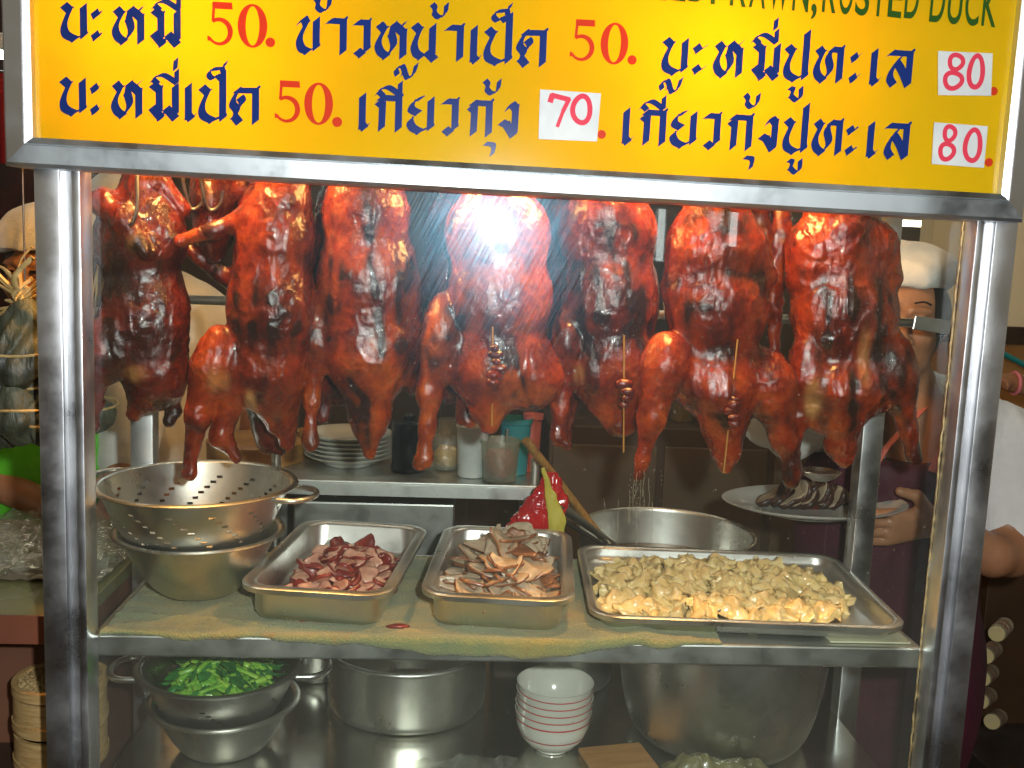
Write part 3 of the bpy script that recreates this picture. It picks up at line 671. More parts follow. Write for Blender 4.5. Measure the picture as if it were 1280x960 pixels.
# 3
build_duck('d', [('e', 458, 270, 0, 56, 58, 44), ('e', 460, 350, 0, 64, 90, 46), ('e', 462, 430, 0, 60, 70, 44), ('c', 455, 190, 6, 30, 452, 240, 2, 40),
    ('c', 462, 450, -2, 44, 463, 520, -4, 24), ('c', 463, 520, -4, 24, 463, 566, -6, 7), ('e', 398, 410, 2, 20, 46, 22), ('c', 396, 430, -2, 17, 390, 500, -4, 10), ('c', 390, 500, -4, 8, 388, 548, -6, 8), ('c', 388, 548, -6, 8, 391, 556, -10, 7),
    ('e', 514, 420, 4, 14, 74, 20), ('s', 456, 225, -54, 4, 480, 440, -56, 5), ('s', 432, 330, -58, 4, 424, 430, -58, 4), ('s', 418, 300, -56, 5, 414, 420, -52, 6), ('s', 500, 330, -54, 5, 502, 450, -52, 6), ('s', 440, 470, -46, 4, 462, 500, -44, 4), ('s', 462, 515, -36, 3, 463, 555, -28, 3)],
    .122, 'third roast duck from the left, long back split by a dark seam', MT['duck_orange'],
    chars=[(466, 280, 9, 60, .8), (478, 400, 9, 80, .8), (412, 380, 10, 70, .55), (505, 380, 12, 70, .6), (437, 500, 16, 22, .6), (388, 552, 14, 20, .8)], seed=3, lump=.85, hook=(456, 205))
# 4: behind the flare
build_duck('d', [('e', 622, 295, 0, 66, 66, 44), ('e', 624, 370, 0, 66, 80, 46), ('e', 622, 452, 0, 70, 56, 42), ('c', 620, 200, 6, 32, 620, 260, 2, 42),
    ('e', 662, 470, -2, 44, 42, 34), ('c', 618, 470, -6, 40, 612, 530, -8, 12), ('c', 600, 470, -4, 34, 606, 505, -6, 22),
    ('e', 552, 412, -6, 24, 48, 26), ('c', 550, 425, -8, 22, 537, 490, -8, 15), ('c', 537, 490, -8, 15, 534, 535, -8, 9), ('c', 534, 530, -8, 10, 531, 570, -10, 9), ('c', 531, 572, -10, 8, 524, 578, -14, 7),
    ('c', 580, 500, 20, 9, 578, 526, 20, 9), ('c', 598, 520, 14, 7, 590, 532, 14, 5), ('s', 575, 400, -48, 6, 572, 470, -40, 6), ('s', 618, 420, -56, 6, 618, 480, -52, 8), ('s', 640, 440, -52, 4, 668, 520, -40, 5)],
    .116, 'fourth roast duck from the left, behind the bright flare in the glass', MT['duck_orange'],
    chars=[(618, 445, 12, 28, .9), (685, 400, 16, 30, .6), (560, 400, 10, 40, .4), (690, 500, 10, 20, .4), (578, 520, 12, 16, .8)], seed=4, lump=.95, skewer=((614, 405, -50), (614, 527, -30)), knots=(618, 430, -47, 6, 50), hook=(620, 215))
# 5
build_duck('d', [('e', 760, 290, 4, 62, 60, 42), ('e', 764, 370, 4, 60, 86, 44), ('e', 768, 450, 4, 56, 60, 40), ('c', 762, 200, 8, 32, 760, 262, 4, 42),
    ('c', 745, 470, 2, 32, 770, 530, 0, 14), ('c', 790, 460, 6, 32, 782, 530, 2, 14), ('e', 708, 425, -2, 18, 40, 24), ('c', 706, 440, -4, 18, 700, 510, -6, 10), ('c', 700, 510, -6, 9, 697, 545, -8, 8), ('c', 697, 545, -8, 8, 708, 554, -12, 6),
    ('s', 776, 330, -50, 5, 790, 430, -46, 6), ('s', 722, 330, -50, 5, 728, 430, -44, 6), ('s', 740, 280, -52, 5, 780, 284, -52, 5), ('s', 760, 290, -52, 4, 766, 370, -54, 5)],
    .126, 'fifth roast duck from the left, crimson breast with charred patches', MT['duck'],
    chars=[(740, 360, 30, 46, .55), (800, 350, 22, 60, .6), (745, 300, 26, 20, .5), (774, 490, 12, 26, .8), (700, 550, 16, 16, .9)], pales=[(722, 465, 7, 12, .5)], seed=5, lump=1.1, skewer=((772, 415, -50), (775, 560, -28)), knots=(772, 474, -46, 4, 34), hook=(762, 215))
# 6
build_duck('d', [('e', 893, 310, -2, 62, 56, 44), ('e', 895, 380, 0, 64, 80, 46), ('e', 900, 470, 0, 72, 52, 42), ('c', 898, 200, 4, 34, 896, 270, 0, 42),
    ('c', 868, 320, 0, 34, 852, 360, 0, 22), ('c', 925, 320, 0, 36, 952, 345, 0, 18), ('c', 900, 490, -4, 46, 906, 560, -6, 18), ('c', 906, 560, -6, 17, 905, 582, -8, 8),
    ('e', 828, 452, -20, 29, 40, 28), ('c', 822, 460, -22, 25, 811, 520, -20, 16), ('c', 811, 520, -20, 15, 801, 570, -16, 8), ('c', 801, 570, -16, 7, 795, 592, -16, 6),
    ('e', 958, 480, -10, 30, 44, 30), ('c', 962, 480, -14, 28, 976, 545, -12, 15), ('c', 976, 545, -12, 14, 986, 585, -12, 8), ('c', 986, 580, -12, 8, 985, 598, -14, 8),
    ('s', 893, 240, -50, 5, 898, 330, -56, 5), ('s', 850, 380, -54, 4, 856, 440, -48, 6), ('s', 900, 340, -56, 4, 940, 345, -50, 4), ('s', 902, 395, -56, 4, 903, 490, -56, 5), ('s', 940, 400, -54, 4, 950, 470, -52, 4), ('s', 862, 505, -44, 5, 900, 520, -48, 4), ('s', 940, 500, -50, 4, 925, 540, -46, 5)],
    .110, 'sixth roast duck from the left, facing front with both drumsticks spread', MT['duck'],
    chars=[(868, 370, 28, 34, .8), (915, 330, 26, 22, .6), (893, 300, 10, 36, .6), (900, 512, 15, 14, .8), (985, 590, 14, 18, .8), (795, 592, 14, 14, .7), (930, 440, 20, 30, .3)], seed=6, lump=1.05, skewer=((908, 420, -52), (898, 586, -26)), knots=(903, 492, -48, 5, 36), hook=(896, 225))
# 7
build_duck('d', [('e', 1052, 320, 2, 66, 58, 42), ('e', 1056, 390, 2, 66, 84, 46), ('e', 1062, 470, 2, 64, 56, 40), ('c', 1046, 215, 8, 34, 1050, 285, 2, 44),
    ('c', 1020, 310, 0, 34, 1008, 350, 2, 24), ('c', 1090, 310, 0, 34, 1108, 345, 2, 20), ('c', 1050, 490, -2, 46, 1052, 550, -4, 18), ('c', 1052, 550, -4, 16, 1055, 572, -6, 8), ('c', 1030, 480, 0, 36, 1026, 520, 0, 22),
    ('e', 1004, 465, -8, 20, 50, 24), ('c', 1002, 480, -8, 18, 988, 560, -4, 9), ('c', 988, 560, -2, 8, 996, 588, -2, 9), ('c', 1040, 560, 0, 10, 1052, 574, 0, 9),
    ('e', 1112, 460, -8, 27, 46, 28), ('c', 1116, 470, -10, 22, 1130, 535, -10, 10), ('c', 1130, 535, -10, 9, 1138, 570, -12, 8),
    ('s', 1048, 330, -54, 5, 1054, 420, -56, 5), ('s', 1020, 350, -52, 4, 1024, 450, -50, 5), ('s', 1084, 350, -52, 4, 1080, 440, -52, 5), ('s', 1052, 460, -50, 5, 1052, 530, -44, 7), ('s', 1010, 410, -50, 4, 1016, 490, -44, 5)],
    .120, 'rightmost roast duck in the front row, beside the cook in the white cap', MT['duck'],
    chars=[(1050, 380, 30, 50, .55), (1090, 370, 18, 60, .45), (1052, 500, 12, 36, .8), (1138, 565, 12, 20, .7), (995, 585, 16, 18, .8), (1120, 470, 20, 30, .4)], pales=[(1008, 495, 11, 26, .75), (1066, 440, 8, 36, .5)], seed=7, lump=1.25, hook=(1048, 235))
# back row, half hidden (simpler grid)
def back_duck(u, top, bot, hw, legs, label, seed, wing=None):
    pr = front_duck(u, top, bot, hw, 0)
    for (a, b_, c, d_) in legs: pr += [('c', a, b_-70, 0, 20, (a+c)/2, (b_+d_)/2-20, 0, 12), ('c', (a+c)/2, (b_+d_)/2-20, 0, 9, c, d_, 0, 8)]
    if wing: pr.append(('c', *wing[:2], 0, 12, *wing[2:], 0, 8))
    build_duck('d', pr, .205, label, MT['duck_dark'], chars=[(u, (top+bot)/2, hw*1.4, (bot-top)*.6, .35)], h=3., seed=seed, lump=1.2, hook=(u, top+5), group='darker roast ducks in the back row')
back_duck(268, 200, 330, 30, [], 'small dark roast piece in the back row between the first and second ducks', 11, (300, 235, 245, 268))
back_duck(335, 240, 560, 48, [(352, 500, 350, 562)], 'dark roast duck in the back row, showing its leg behind the second duck', 12, (300, 360, 235, 310))
back_duck(428, 235, 500, 42, [(408, 480, 404, 520)], 'dark roast duck in the back row between the second and third ducks', 13)
back_duck(560, 250, 500, 36, [], 'dark roast duck in the back row left of the skewered duck in the flare', 14)
back_duck(708, 250, 520, 34, [(714, 490, 706, 548)], 'dark roast duck in the back row just right of the flare', 15)
for k, (u, lb) in enumerate(((223, 'dark wire hook hanging free between the first and second ducks'), (246, 'second dark wire hook hanging by the stretched wing of the second duck'))):
    c = oy(u, 215, .125); r = thing('meat_hook', lb, 'hook', (c[0], .125, 1.615), .25, 'empty meat hooks on the rod')
    MB().tube(catmull([(0, .011, -.012), (0, .009, .006), (0, 0, .0105), (0, -.0105, .004), (.002, -.010, -.03), (.006, -.006, -.09), (.016, -.004, -.125), (.030, -.006, -.118), (.034, -.01, -.100)], 5), .0026, 8).build('hook_wire', MT['wire'], r, True)
# red roast pork strips between the sixth and seventh ducks
for k, (u, u2, vt, vb, lb) in enumerate(((948, 954, 235, 400, 'left strip of red roast pork hanging behind the sixth duck'), (975, 968, 240, 440, 'longer right strip of red roast pork hanging behind the sixth and seventh ducks'))):
    S = SDF((u-26, vt-20, -20), (u+30, vb+16, 20), 2.5)
    S.path([(u, vt, 0), (u+3, vt+60, 0), (u2, vt+110, 0), (u2, vb, 0)], [9, 15, 13, 7], 8)
    V, Q, N = S.mesh(); V += N*(2.6*vnoise(V/9.+k*7))[:, None]
    R = AF[None]+AR[None]*((V[:, 0]-640)/FPX)[:, None]-AU[None]*((V[:, 1]-480)/FPX)[:, None]
    Wd = CAM+R*((.20-CAM[1])/R[:, 1])[:, None]; Wd[:, 1] += V[:, 2]*.00115; org = Wd.mean(0)
    r = thing('roast_pork_strip', lb, 'roast pork', tuple(org), 0, 'red roast pork strips')
    link('meat', npmesh('meat', Wd-org, Q[:, ::-1], True, {'char': np.zeros(len(V)), 'pale': np.zeros(len(V))}), MT['duck'], r)
    zz = 1.6235-org[2]; ztop = (Wd-org)[:, 2].max()-.01; xx = oy(u, vt, .2)[0]-org[0]
    MB().tube(catmull([(xx, .006, ztop-.01), (xx, -.012, ztop), (xx, -.010, ztop+.04), (xx, -.006, zz-.02), (xx, .005, zz+.002), (xx, .016, zz-.008)], 4), .002, 8).build('hook', MT['wire'], r, True)
# ------------------------------------------------------------ pans and trays
ZS = .9275     # top of the shelf
def rrect(hw, hl, r, z, n=6, cx=0, cy=0):
    P = []
    for (sx, sy, a0) in ((1, 1, 0), (-1, 1, PI/2), (-1, -1, PI), (1, -1, 3*PI/2)):
        for i in range(n+1):
            a = a0+PI/2*i/n; P.append((cx+sx*(hw-r)+r*math.cos(a), cy+sy*(hl-r)+r*math.sin(a), z))
    return P
def pan(name, label, c, rz, hw, hl, h, lip=.012, rc=.03, th=.0012, flare=.008, group=None):
    r = thing(name, label, 'metal pan', c, rz, group)
    o_ = [(hw-flare-.012, hl-flare-.012, rc*.6, .0), (hw-flare-.004, hl-flare-.004, rc*.8, .004), (hw-flare, hl-flare, rc*.8, .012), (hw-.001, hl-.001, rc, h-.006), (hw, hl, rc, h-.004), (hw+lip, hl+lip, rc+lip*.8, h-.003), (hw+lip+.001, hl+lip+.001, rc+lip, h-.008), (hw+lip+.0025, hl+lip+.0025, rc+lip, h-.008), (hw+lip+.003, hl+lip+.003, rc+lip, h-.001), (hw+lip, hl+lip, rc+lip*.8, h+.001), (hw, hl, rc, h), (hw-.003, hl-.003, rc, h-.004), (hw-flare-th, hl-flare-th, rc*.8, .013), (hw-flare-.006, hl-flare-.006, rc*.8, .0055), (hw-flare-.016, hl-flare-.016, rc*.6, .002)]
    m = MB(); m.loft([rrect(a, b_, rr, z) for a, b_, rr, z in o_], True, True, True); m.build('pan_body', MT['steel_pan'], r, True, 50)
    return r
PC = [(-.252, .197), (-.008, .189), (.338, .183)]
pan1 = pan('steel_pan', 'left stainless steel pan on the towel, holding red edged pork slices', (PC[0][0], PC[0][1], ZS+.004), -.13, .092, .160, .054, flare=.003)
pan2 = pan('steel_pan', 'middle stainless steel pan on the towel, heaped with sliced duck meat', (PC[1][0], PC[1][1], ZS+.004), -.10, .092, .160, .053, flare=.003)
pan3 = pan('steel_tray', 'wide shallow steel tray at the right holding a pile of pale wontons', (PC[2][0], PC[2][1], ZS+.004), -.06, .212, .160, .026, lip=.007, rc=.035, flare=.004)

def slab(name, nseg, rx, ry, th, bend, seed, mats, wob=.12, fat=False):
    rnd = random.Random(seed); m = bmesh.new(); ph = [rnd.uniform(0, 6) for _ in range(4)]
    def rad(a): return 1+wob*(math.sin(2*a+ph[0])*.6+math.sin(3*a+ph[1])*.6+math.sin(5*a+ph[2])*.35)
    def zz(x, y): return bend*(x/rx)**2*rx+.15*bend*math.sin(y/ry*3+ph[3])*ry
    rings = [(1, -th/2), (1.04, 0), (1, th/2), (.72, th/2*1.12), (.4, th/2*1.1)]
    L = []
    for s_, z in rings:
        L.append([m.verts.new((rx*s_*rad(2*PI*k/nseg)*math.cos(2*PI*k/nseg), ry*s_*rad(2*PI*k/nseg)*math.sin(2*PI*k/nseg), z+zz(rx*s_*math.cos(2*PI*k/nseg), ry*s_*math.sin(2*PI*k/nseg)))) for k in range(nseg)])
    for i in range(4):
        for k in range(nseg):
            f = m.faces.new((L[i][k], L[i][(k+1) % nseg], L[i+1][(k+1) % nseg], L[i+1][k])); f.material_index = 1 if i < 2 else 0; f.smooth = True
    c = m.verts.new((0, 0, th/2+zz(0, 0)))
    for k in range(nseg): f = m.faces.new((L[4][k], L[4][(k+1) % nseg], c)); f.smooth = True
    f = m.faces.new(list(reversed(L[0]))); f.material_index = 0
    me = bpy.data.meshes.new(name); m.to_mesh(me); m.free()
    for x in mats: me.materials.append(x)
    return me
def meat(name, c1, c2, c3, sc_=90, rough=.38, coat=.3):
    m, t, b, o = nt(name); v = coords(t); oi = t.nodes.new('ShaderNodeObjectInfo')
    n1 = noise(t, v, sc_, 4, .6); vs = coords(t, (1, 6, 1)); n2 = noise(t, vs, 70, 3)
    c = ramp(t, n1, [(.3, c1), (.55, c2), (.75, c3)])
    c = mixc(t, mrange(t, n2, .4, .7, 0, .35), c, c1)
    c = mixc(t, mrange(t, oi.outputs['Random'], 0, 1, 0, .4), c, c1)
    t.links.new(c, b.inputs['Base Color']); b.inputs['Roughness'].default_value = rough; b.inputs['Coat Weight'].default_value = coat; b.inputs['Coat Roughness'].default_value = .2
    t.links.new(bump(t, n1, .5, .0015), b.inputs['Normal']); return m
MT['pork'] = meat('pork_meat', (.42, .16, .10), (.68, .40, .28), (.78, .56, .42), 45); MT['pork_rind'] = meat('red_pork_edge', (.10, .008, .008), (.28, .022, .014), (.42, .07, .025), 60)
MT['dmeat'] = meat('duck_meat', (.36, .25, .16), (.50, .40, .28), (.62, .54, .42), 40); MT['dskin'] = meat('duck_skin_edge', (.14, .04, .015), (.30, .11, .04), (.44, .20, .08), coat=.8)
def scatter(me_list, n, name, label, cat, group, C0, rz, hw, hl, z0, peak, size, seed, tilt=.5, upright=0, skewc=(0, 0), pw=1.4):
    rnd = random.Random(seed); out = []; k = 0; pts = []
    while k < n:
        x, y = rnd.uniform(-1, 1), rnd.uniform(-1, 1); rr = (abs(x)**2.5+abs(y)**2.5)
        if rr > 1.: continue
        best = None
        if pts and min((x-a)**2+(y-b_)**2 for a, b_ in pts[-12:]) < .05 and rnd.random() < .8: continue
        pts.append((x, y))
        hgt = peak*(1-min(1, (x*x+y*y)))**.8
        layer = rnd.random()**.6
        z = z0+hgt*layer+size*.15
        X, Y = x*hw+skewc[0], y*hl+skewc[1]
        wx = C0[0]+X*math.cos(rz)-Y*math.sin(rz); wy = C0[1]+X*math.sin(rz)+Y*math.cos(rz)
        o = bpy.data.objects.new(name, me_list[k % len(me_list)]); COL.objects.link(o)
        o.location = (wx, wy, z); s_ = rnd.uniform(.75, 1.15); o.scale = (s_, s_*rnd.uniform(.85, 1.1), s_)
        up = 1.0 if rnd.random() < upright else 0
        o.rotation_euler = (rnd.uniform(-tilt, tilt)+up*rnd.uniform(.5, .9), rnd.uniform(-tilt, tilt), rnd.uniform(0, 2*PI) if not up else rnd.uniform(-.8, .8))
        tag(o, label, cat, group); out.append(o); k += 1
    return out
pm_ = [slab('pork_slice', 18, random.uniform(.014, .023), random.uniform(.010, .016), random.uniform(.0035, .006), random.uniform(-.3, .3), s_, [MT['pork'] if s_ % 4 else MT['pork_rind'], MT['pork_rind']], .2) for s_ in range(9)]
scatter(pm_, 230, 'pork_slice', 'small slice of red edged roast pork in the heap filling the left steel pan', 'meat slice', 'pork slices in the left pan', PC[0], -.13, .068, .124, ZS+.014, .058, .02, 5, .6, .3, (.008, -.014))
dm_ = [slab('duck_slice', 18, random.uniform(.030, .046), random.uniform(.014, .023), random.uniform(.003, .0055), random.uniform(-.4, .4), 20+s_, [MT['dmeat'] if s_ % 7 else MT['dskin'], MT['dskin']], .22) for s_ in range(10)]
scatter(dm_, 145, 'duck_meat_slice', 'slice of brown roast duck meat in the heap filling the middle steel pan', 'meat slice', 'duck slices in the middle pan', PC[1], -.10, .064, .124, ZS+.016, .076, .03, 9, .6, .3, (.006, -.008))
# stray scrap on the towel
o = bpy.data.objects.new('meat_scrap', pm_[2].copy()); COL.objects.link(o); o.data.materials[0] = MT['pork_rind']; p = oz(497, 784, ZS+.006); o.location = (p[0], max(.03, p[1]), ZS+.008); o.scale = (.9, .5, .8)
tag(o, 'dark red meat scrap lying on the towel between the two deep pans', 'meat scrap')
# wontons
def wonton_mesh(seed):
    rnd = random.Random(seed); nr, na = 9, 30; ph = [rnd.uniform(0, 6.28) for _ in range(6)]; V = []; pk = []
    def P(r, a):
        R_ = .029*r*(1+.16*math.sin(2*a+ph[0])+.10*math.sin(3*a+ph[1])); x, y = R_*math.cos(a), R_*math.sin(a)*.85
        z = .020*math.exp(-(r/.55)**2)+r*r*(.0045*math.sin(4*a+ph[2])+.0036*math.sin(6*a+ph[3])+.0012*math.sin(11*a+ph[4]))-.003*r
        x += .004*r*math.sin(z*600+ph[5]); y += .004*r*math.cos(z*500+ph[1]); return x, y, z
    for i in range(1, nr+1):
        for j in range(na): V.append(P(i/nr, 2*PI*j/na)); pk.append(max(0, 1-1.5*i/nr))
    V = np.array(V); V += .0018*np.stack([vnoise(V*170+seed), vnoise(V*170+seed+9), vnoise(V*170+seed+17)], 1)
    V = np.vstack([V, [[0, 0, .020]]]); pk.append(1); c = len(V)-1
    Q = [(i*na+j, i*na+(j+1) % na, (i+1)*na+(j+1) % na, (i+1)*na+j) for i in range(nr-1) for j in range(na)]
    me = bpy.data.meshes.new('wonton'); me.from_pydata([tuple(v) for v in V], [], Q[:]+[(c, (j+1) % na, j) for j in range(na)])
    me.polygons.foreach_set('use_smooth', [True]*len(me.polygons)); at = me.attributes.new('pink', 'FLOAT', 'POINT'); at.data.foreach_set('value', pk); me.materials.append(MT['wonton']); return me
m_, t, b, o = nt('wonton_skin'); v = coords(t); at = t.nodes.new('ShaderNodeAttribute'); at.attribute_name = 'pink'; n1 = noise(t, v, 90, 4); oi = t.nodes.new('ShaderNodeObjectInfo')
c = ramp(t, n1, [(.35, (.78, .56, .20)), (.6, (.90, .70, .33)), (.75, (.94, .82, .52))])
c = mixc(t, mrange(t, at.outputs['Fac'], .1, .9, 0, .42), c, (.72, .38, .17)); c = mixc(t, mrange(t, oi.outputs['Random'], 0, 1, 0, .25), c, (.60, .46, .20))
t.links.new(c, b.inputs['Base Color']); b.inputs['Roughness'].default_value = .3; b.inputs['Coat Weight'].default_value = .7; b.inputs['Coat Roughness'].default_value = .12
b.inputs['Transmission Weight'].default_value = .0; t.links.new(bump(t, n1, .6, .002), b.inputs['Normal']); MT['wonton'] = m_
wm = [wonton_mesh(i) for i in range(7)]
scatter(wm, 160, 'wonton', 'pale yellow boiled wonton among the pile in the wide shallow tray', 'wonton', 'wontons in the shallow tray', (PC[2][0], PC[2][1]), -.06, .184, .122, ZS+.010, .028, .02, 3, .5, 0, (-.010, .004))

# ------------------------------------------------------------ towel under the pans
m_, t, b, o = nt('terry_towel'); v = coords(t); n1 = noise(t, v, 7, 4); n2 = noise(t, v, 320, 3); vs = coords(t, (1, 8, 1)); n3 = noise(t, vs, 9, 3)
c = ramp(t, n1, [(.30, (.36, .27, .07)), (.45, (.27, .26, .10)), (.6, (.20, .23, .11)), (.75, (.27, .28, .14))]); c = mixc(t, mrange(t, n3, .5, .7, 0, .5), c, (.42, .30, .09))
sx = t.nodes.new('ShaderNodeSeparateXYZ'); t.links.new(coords(t), sx.inputs[0])
c = mixc(t, mrange(t, noise(t, v, 22, 4), .62, .72, 0, .6), c, (.34, .16, .04))
t.links.new(c, b.inputs['Base Color']); b.inputs['Roughness'].default_value = .95; b.inputs['Sheen Weight'].default_value = .3
t.links.new(bump(t, n2, 1., .004, bump(t, n1, .4, .01)), b.inputs['Normal']); MT['towel'] = m_
nx_, ny_ = 220, 70
X0, X1 = -.546, .285; V = []
for j in range(ny_+1):
    for i in range(nx_+1):
        x = X0+(X1-X0)*i/nx_; s = j/ny_
        # overhang of the front edge, deepest in the middle
        hang = .020*math.exp(-((x+.02)/.17)**2)+.004+.0018*math.sin(x*41)+.0012*math.sin(x*97)
        if x > .2: hang *= max(0, 1-(x-.2)/.07)
        back = .362-.03*max(0, (x-.1)/.2)-.16*max(0, (X0+.12-x)/.12)**1.
        L = back-.006+hang; q = s*L-hang
        if q < 0: y, z = .0035-.0022*math.exp(q*300), ZS+.0018+q*1.0
        else:
            y = .0035+q; z = ZS+.0028
        wr = (.0030*vnoise(np.array([[x*14, y*26, 3]]))[0]+.0015*vnoise(np.array([[x*46, y*60, 7]]))[0])
        fold = .004*math.exp(-((y-.050-.02*math.sin(x*8))/.006)**2)*(1 if x < -.25 else .4)
        cr = .007*math.exp(-((x-.17-.2*y)/.03)**2)*abs(math.sin(y*75+x*30)) if .08 < x < .28 and y < .07 else 0
        z += max(0, wr)+fold*(q > 0)+cr
        if q < 0: y -= .0008+.0008*math.sin(x*60); y = max(y, -.0035+.0075)
        V.append((x, y, z))
me = npmesh('towel', V, [(j*(nx_+1)+i, j*(nx_+1)+i+1, (j+1)*(nx_+1)+i+1, (j+1)*(nx_+1)+i) for j in range(ny_) for i in range(nx_)])
tw = link('towel', me, MT['towel']); md = tw.modifiers.new('thick', 'SOLIDIFY'); md.thickness = .0035; md.offset = 0
tag(tw, 'damp grey green terry towel spread on the shelf under the pans and colander', 'towel')
bd = MB().box((.50, .19, ZS+.0016), (.115, .34, .0022)).build('cutting_sheet', simple('cream_sheet', (.62, .60, .42), (.5, .48, .33), .5)); tag(bd, 'cream plastic sheet on the right end of the shelf under the wonton tray', 'plastic sheet')

# ------------------------------------------------------------ colanders and bowls
def bowl_prof(R, H, rb, lip=.010, th=.0012, pw=.5, n=26):
    out = [(rb*.6, 0.004), (rb, .0)]
    for i in range(1, n+1):
        s = i/n; out.append((rb+(R-rb)*s**pw*1.0 if pw != 1 else rb+(R-rb)*s, H*s))
    out += [(R+lip*.5, H+.0005), (R+lip, H-.0012), (R+lip+.0015, H+.0005), (R+lip*.9, H+.0028), (R+lip*.4, H+.0025), (R-.001, H+.001)]
    for i in range(n, -1, -1):
        s = i/n; out.append((rb+(R-rb)*s**pw-th, H*s+th*(.3 if s > .2 else 1)))
    return out
def metal_bowl(name, label, cat, c, R, H, rb, holes=None, handles=(), pw=.5, lip=.010, hr=.0042, mat='steel', rowpat=None, group=None, rz=0):
    r = thing(name, label, cat, c, rz, group); n = 26; seg = 168 if holes else 64
    skip = None
    prof = bowl_prof(R, H, rb, lip, pw=pw, n=n)
    if holes:
        a, b_, per = holes
        def skip(i, j):
            lv = i-1 if i <= n+1 else (2*n+7-i)    # level index on outer / inner wall
            return (a <= lv <= b_) and ((j+ (lv//1)) % per) < 2 and (lv % 2 == 0)
    m = MB(); m.lathe(prof, n=seg, skip=skip); 
    m.loft([[(rb*.6*math.cos(2*PI*k/24), rb*.6*math.sin(2*PI*k/24), .0045) for k in range(24)], [(.001*math.cos(2*PI*k/24), .001*math.sin(2*PI*k/24), .0045) for k in range(24)]])
    m.build('bowl_body', MT[mat], r, True, 60)
    for a0 in handles:
        d = Vector((math.cos(a0), math.sin(a0), 0)); tn = Vector((-d.y, d.x, 0)); c0 = d*(R+lip*.3)+Vector((0, 0, H-.006))
        P = [c0-tn*.040-d*.004, c0-tn*.040+d*.014]+[c0+d*(.014+.028*math.sin(PI*i/8))-tn*.040*math.cos(PI*i/8) for i in range(1, 8)]+[c0+tn*.040+d*.014, c0+tn*.040-d*.004]
        MB().tube(catmull(P, 3), hr, 10).build('handle', MT['steel'], r, True)
    return r
CB = (-.458, .155)
metal_bowl('mixing_bowl', 'plain steel bowl under the upper colander at the left end of the towel', 'mixing bowl', (CB[0]+.004, CB[1], ZS+.010), .112, .092, .045, pw=.62)
metal_bowl('colander', 'large steel colander with slanted slots, resting on a bowl left of the pork pan', 'colander', (CB[0], CB[1]-.004, ZS+.075), .133, .098, .070, holes=(8, 21, 12), handles=(math.radians(-12), math.radians(160)), pw=.55, rz=0)
ZL = .7005
CL = (-.420, .145)
metal_bowl('mixing_bowl', 'steel bowl under the greens colander on the lower shelf', 'mixing bowl', (CL[0]+.004, CL[1], ZL), .100, .075, .050, pw=.6)
metal_bowl('colander', 'steel colander full of green vegetables on the lower shelf', 'colander', (CL[0], CL[1], ZL+.048), .112, .082, .060, holes=(8, 16, 28), handles=(math.radians(4), math.radians(184)), pw=.55, hr=.0048)
# greens
def stalk_mesh(seed):
    rnd = random.Random(seed); m = MB(); L = rnd.uniform(.05, .085); bw = rnd.uniform(-.02, .02)
    P = [(-L/2, 0, 0), (-L/6, bw*.4, .004), (L/6, bw*.6, .005), (L/2, bw*.1, 0)]
    m.tube(catmull(P, 4), [rnd.uniform(.0045, .0068)]*13, 8, flat=.6)
    leafn = 8; w_ = rnd.choice([.0015, .002, .007, .010]); rows = []
    for i in range(leafn+1):
        s = i/leafn; ww = w_*math.sin(PI*min(1, s*1.0+.05))**.7; x = L/2-.012+s*.034; y0 = bw*.1
        rows.append([m.bm.verts.new((x, y0+ww*k, .004*math.sin(s*5+k*2)+.006*abs(k)*math.cos(s*3))) for k in (-1, -.5, 0, .5, 1)])
    for a, b_ in zip(rows[:-1], rows[1:]):
        for k in range(4): f = m.bm.faces.new((a[k], a[k+1], b_[k+1], b_[k])); f.smooth = True; f.material_index = 1
    me = bpy.data.meshes.new('green_stalk'); m.bm.to_mesh(me); m.bm.free(); me.materials.append(MT['stalk']); me.materials.append(MT['leaf']); return me
MT['stalk'] = simple('green_stalk', (.40, .66, .09), (.12, .40, .04), .3, scale=30, coat=.4, sss=0); MT['leaf'] = simple('green_leaf', (.04, .22, .04), (.014, .10, .02), .3, scale=30, coat=.4, bst=.4, bscale=200)
gm = [stalk_mesh(i) for i in range(6)]
gs = scatter(gm, 165, 'green_stalk', 'green leafy stalk in the tangle heaped in the lower colander', 'vegetable', 'green stalks in the lower colander', CL, 0, .050, .048, ZL+.099, .052, .015, 31, .25)
# cookware on the lower shelf
def pot(name, label, c, R, H, mat='steel', lipr=.004, rb=.012, handles=(), cat='pot', group=None, n=72):
    r = thing(name, label, cat, c, 0, group)
    prof = [(R-rb*1.4, 0), (R-rb*.5, rb*.25), (R-rb*.1, rb*.8), (R, rb*1.6)]+[(R, rb*1.6+(H-rb*1.6)*i/5) for i in range(1, 6)]
    for i in range(9): a = -PI/2+PI*1.4*i/8; prof.append((R+lipr*.8+lipr*math.cos(a), H+lipr*math.sin(a)))
    prof += [(R-.0015, H-.004), (R-.0015, rb*1.6), (R-rb*.6, .003), (R*.5, .0025)]
    MB().lathe(prof, n=n, cap0=True, cap1=True).build('pot_body', MT[mat], r, True, 50)
    for a0 in handles:
        d = Vector((math.cos(a0), math.sin(a0), 0)); tn = Vector((-d.y, d.x, 0)); c0 = d*R+Vector((0, 0, H*.8))
        P = [c0-tn*.035, c0-tn*.035+d*.018]+[c0+d*(.018+.022*math.sin(PI*i/8))-tn*.035*math.cos(PI*i/8) for i in range(1, 8)]+[c0+tn*.035+d*.018, c0+tn*.035]
        MB().tube(catmull(P, 3), .004, 8).build('handle', MT['steel'], r, True)
    return r
pot('stock_pot', 'wide steel pot with a rolled rim on the lower shelf left of the white bowls', (-.152, .300, ZL), .130, .103)
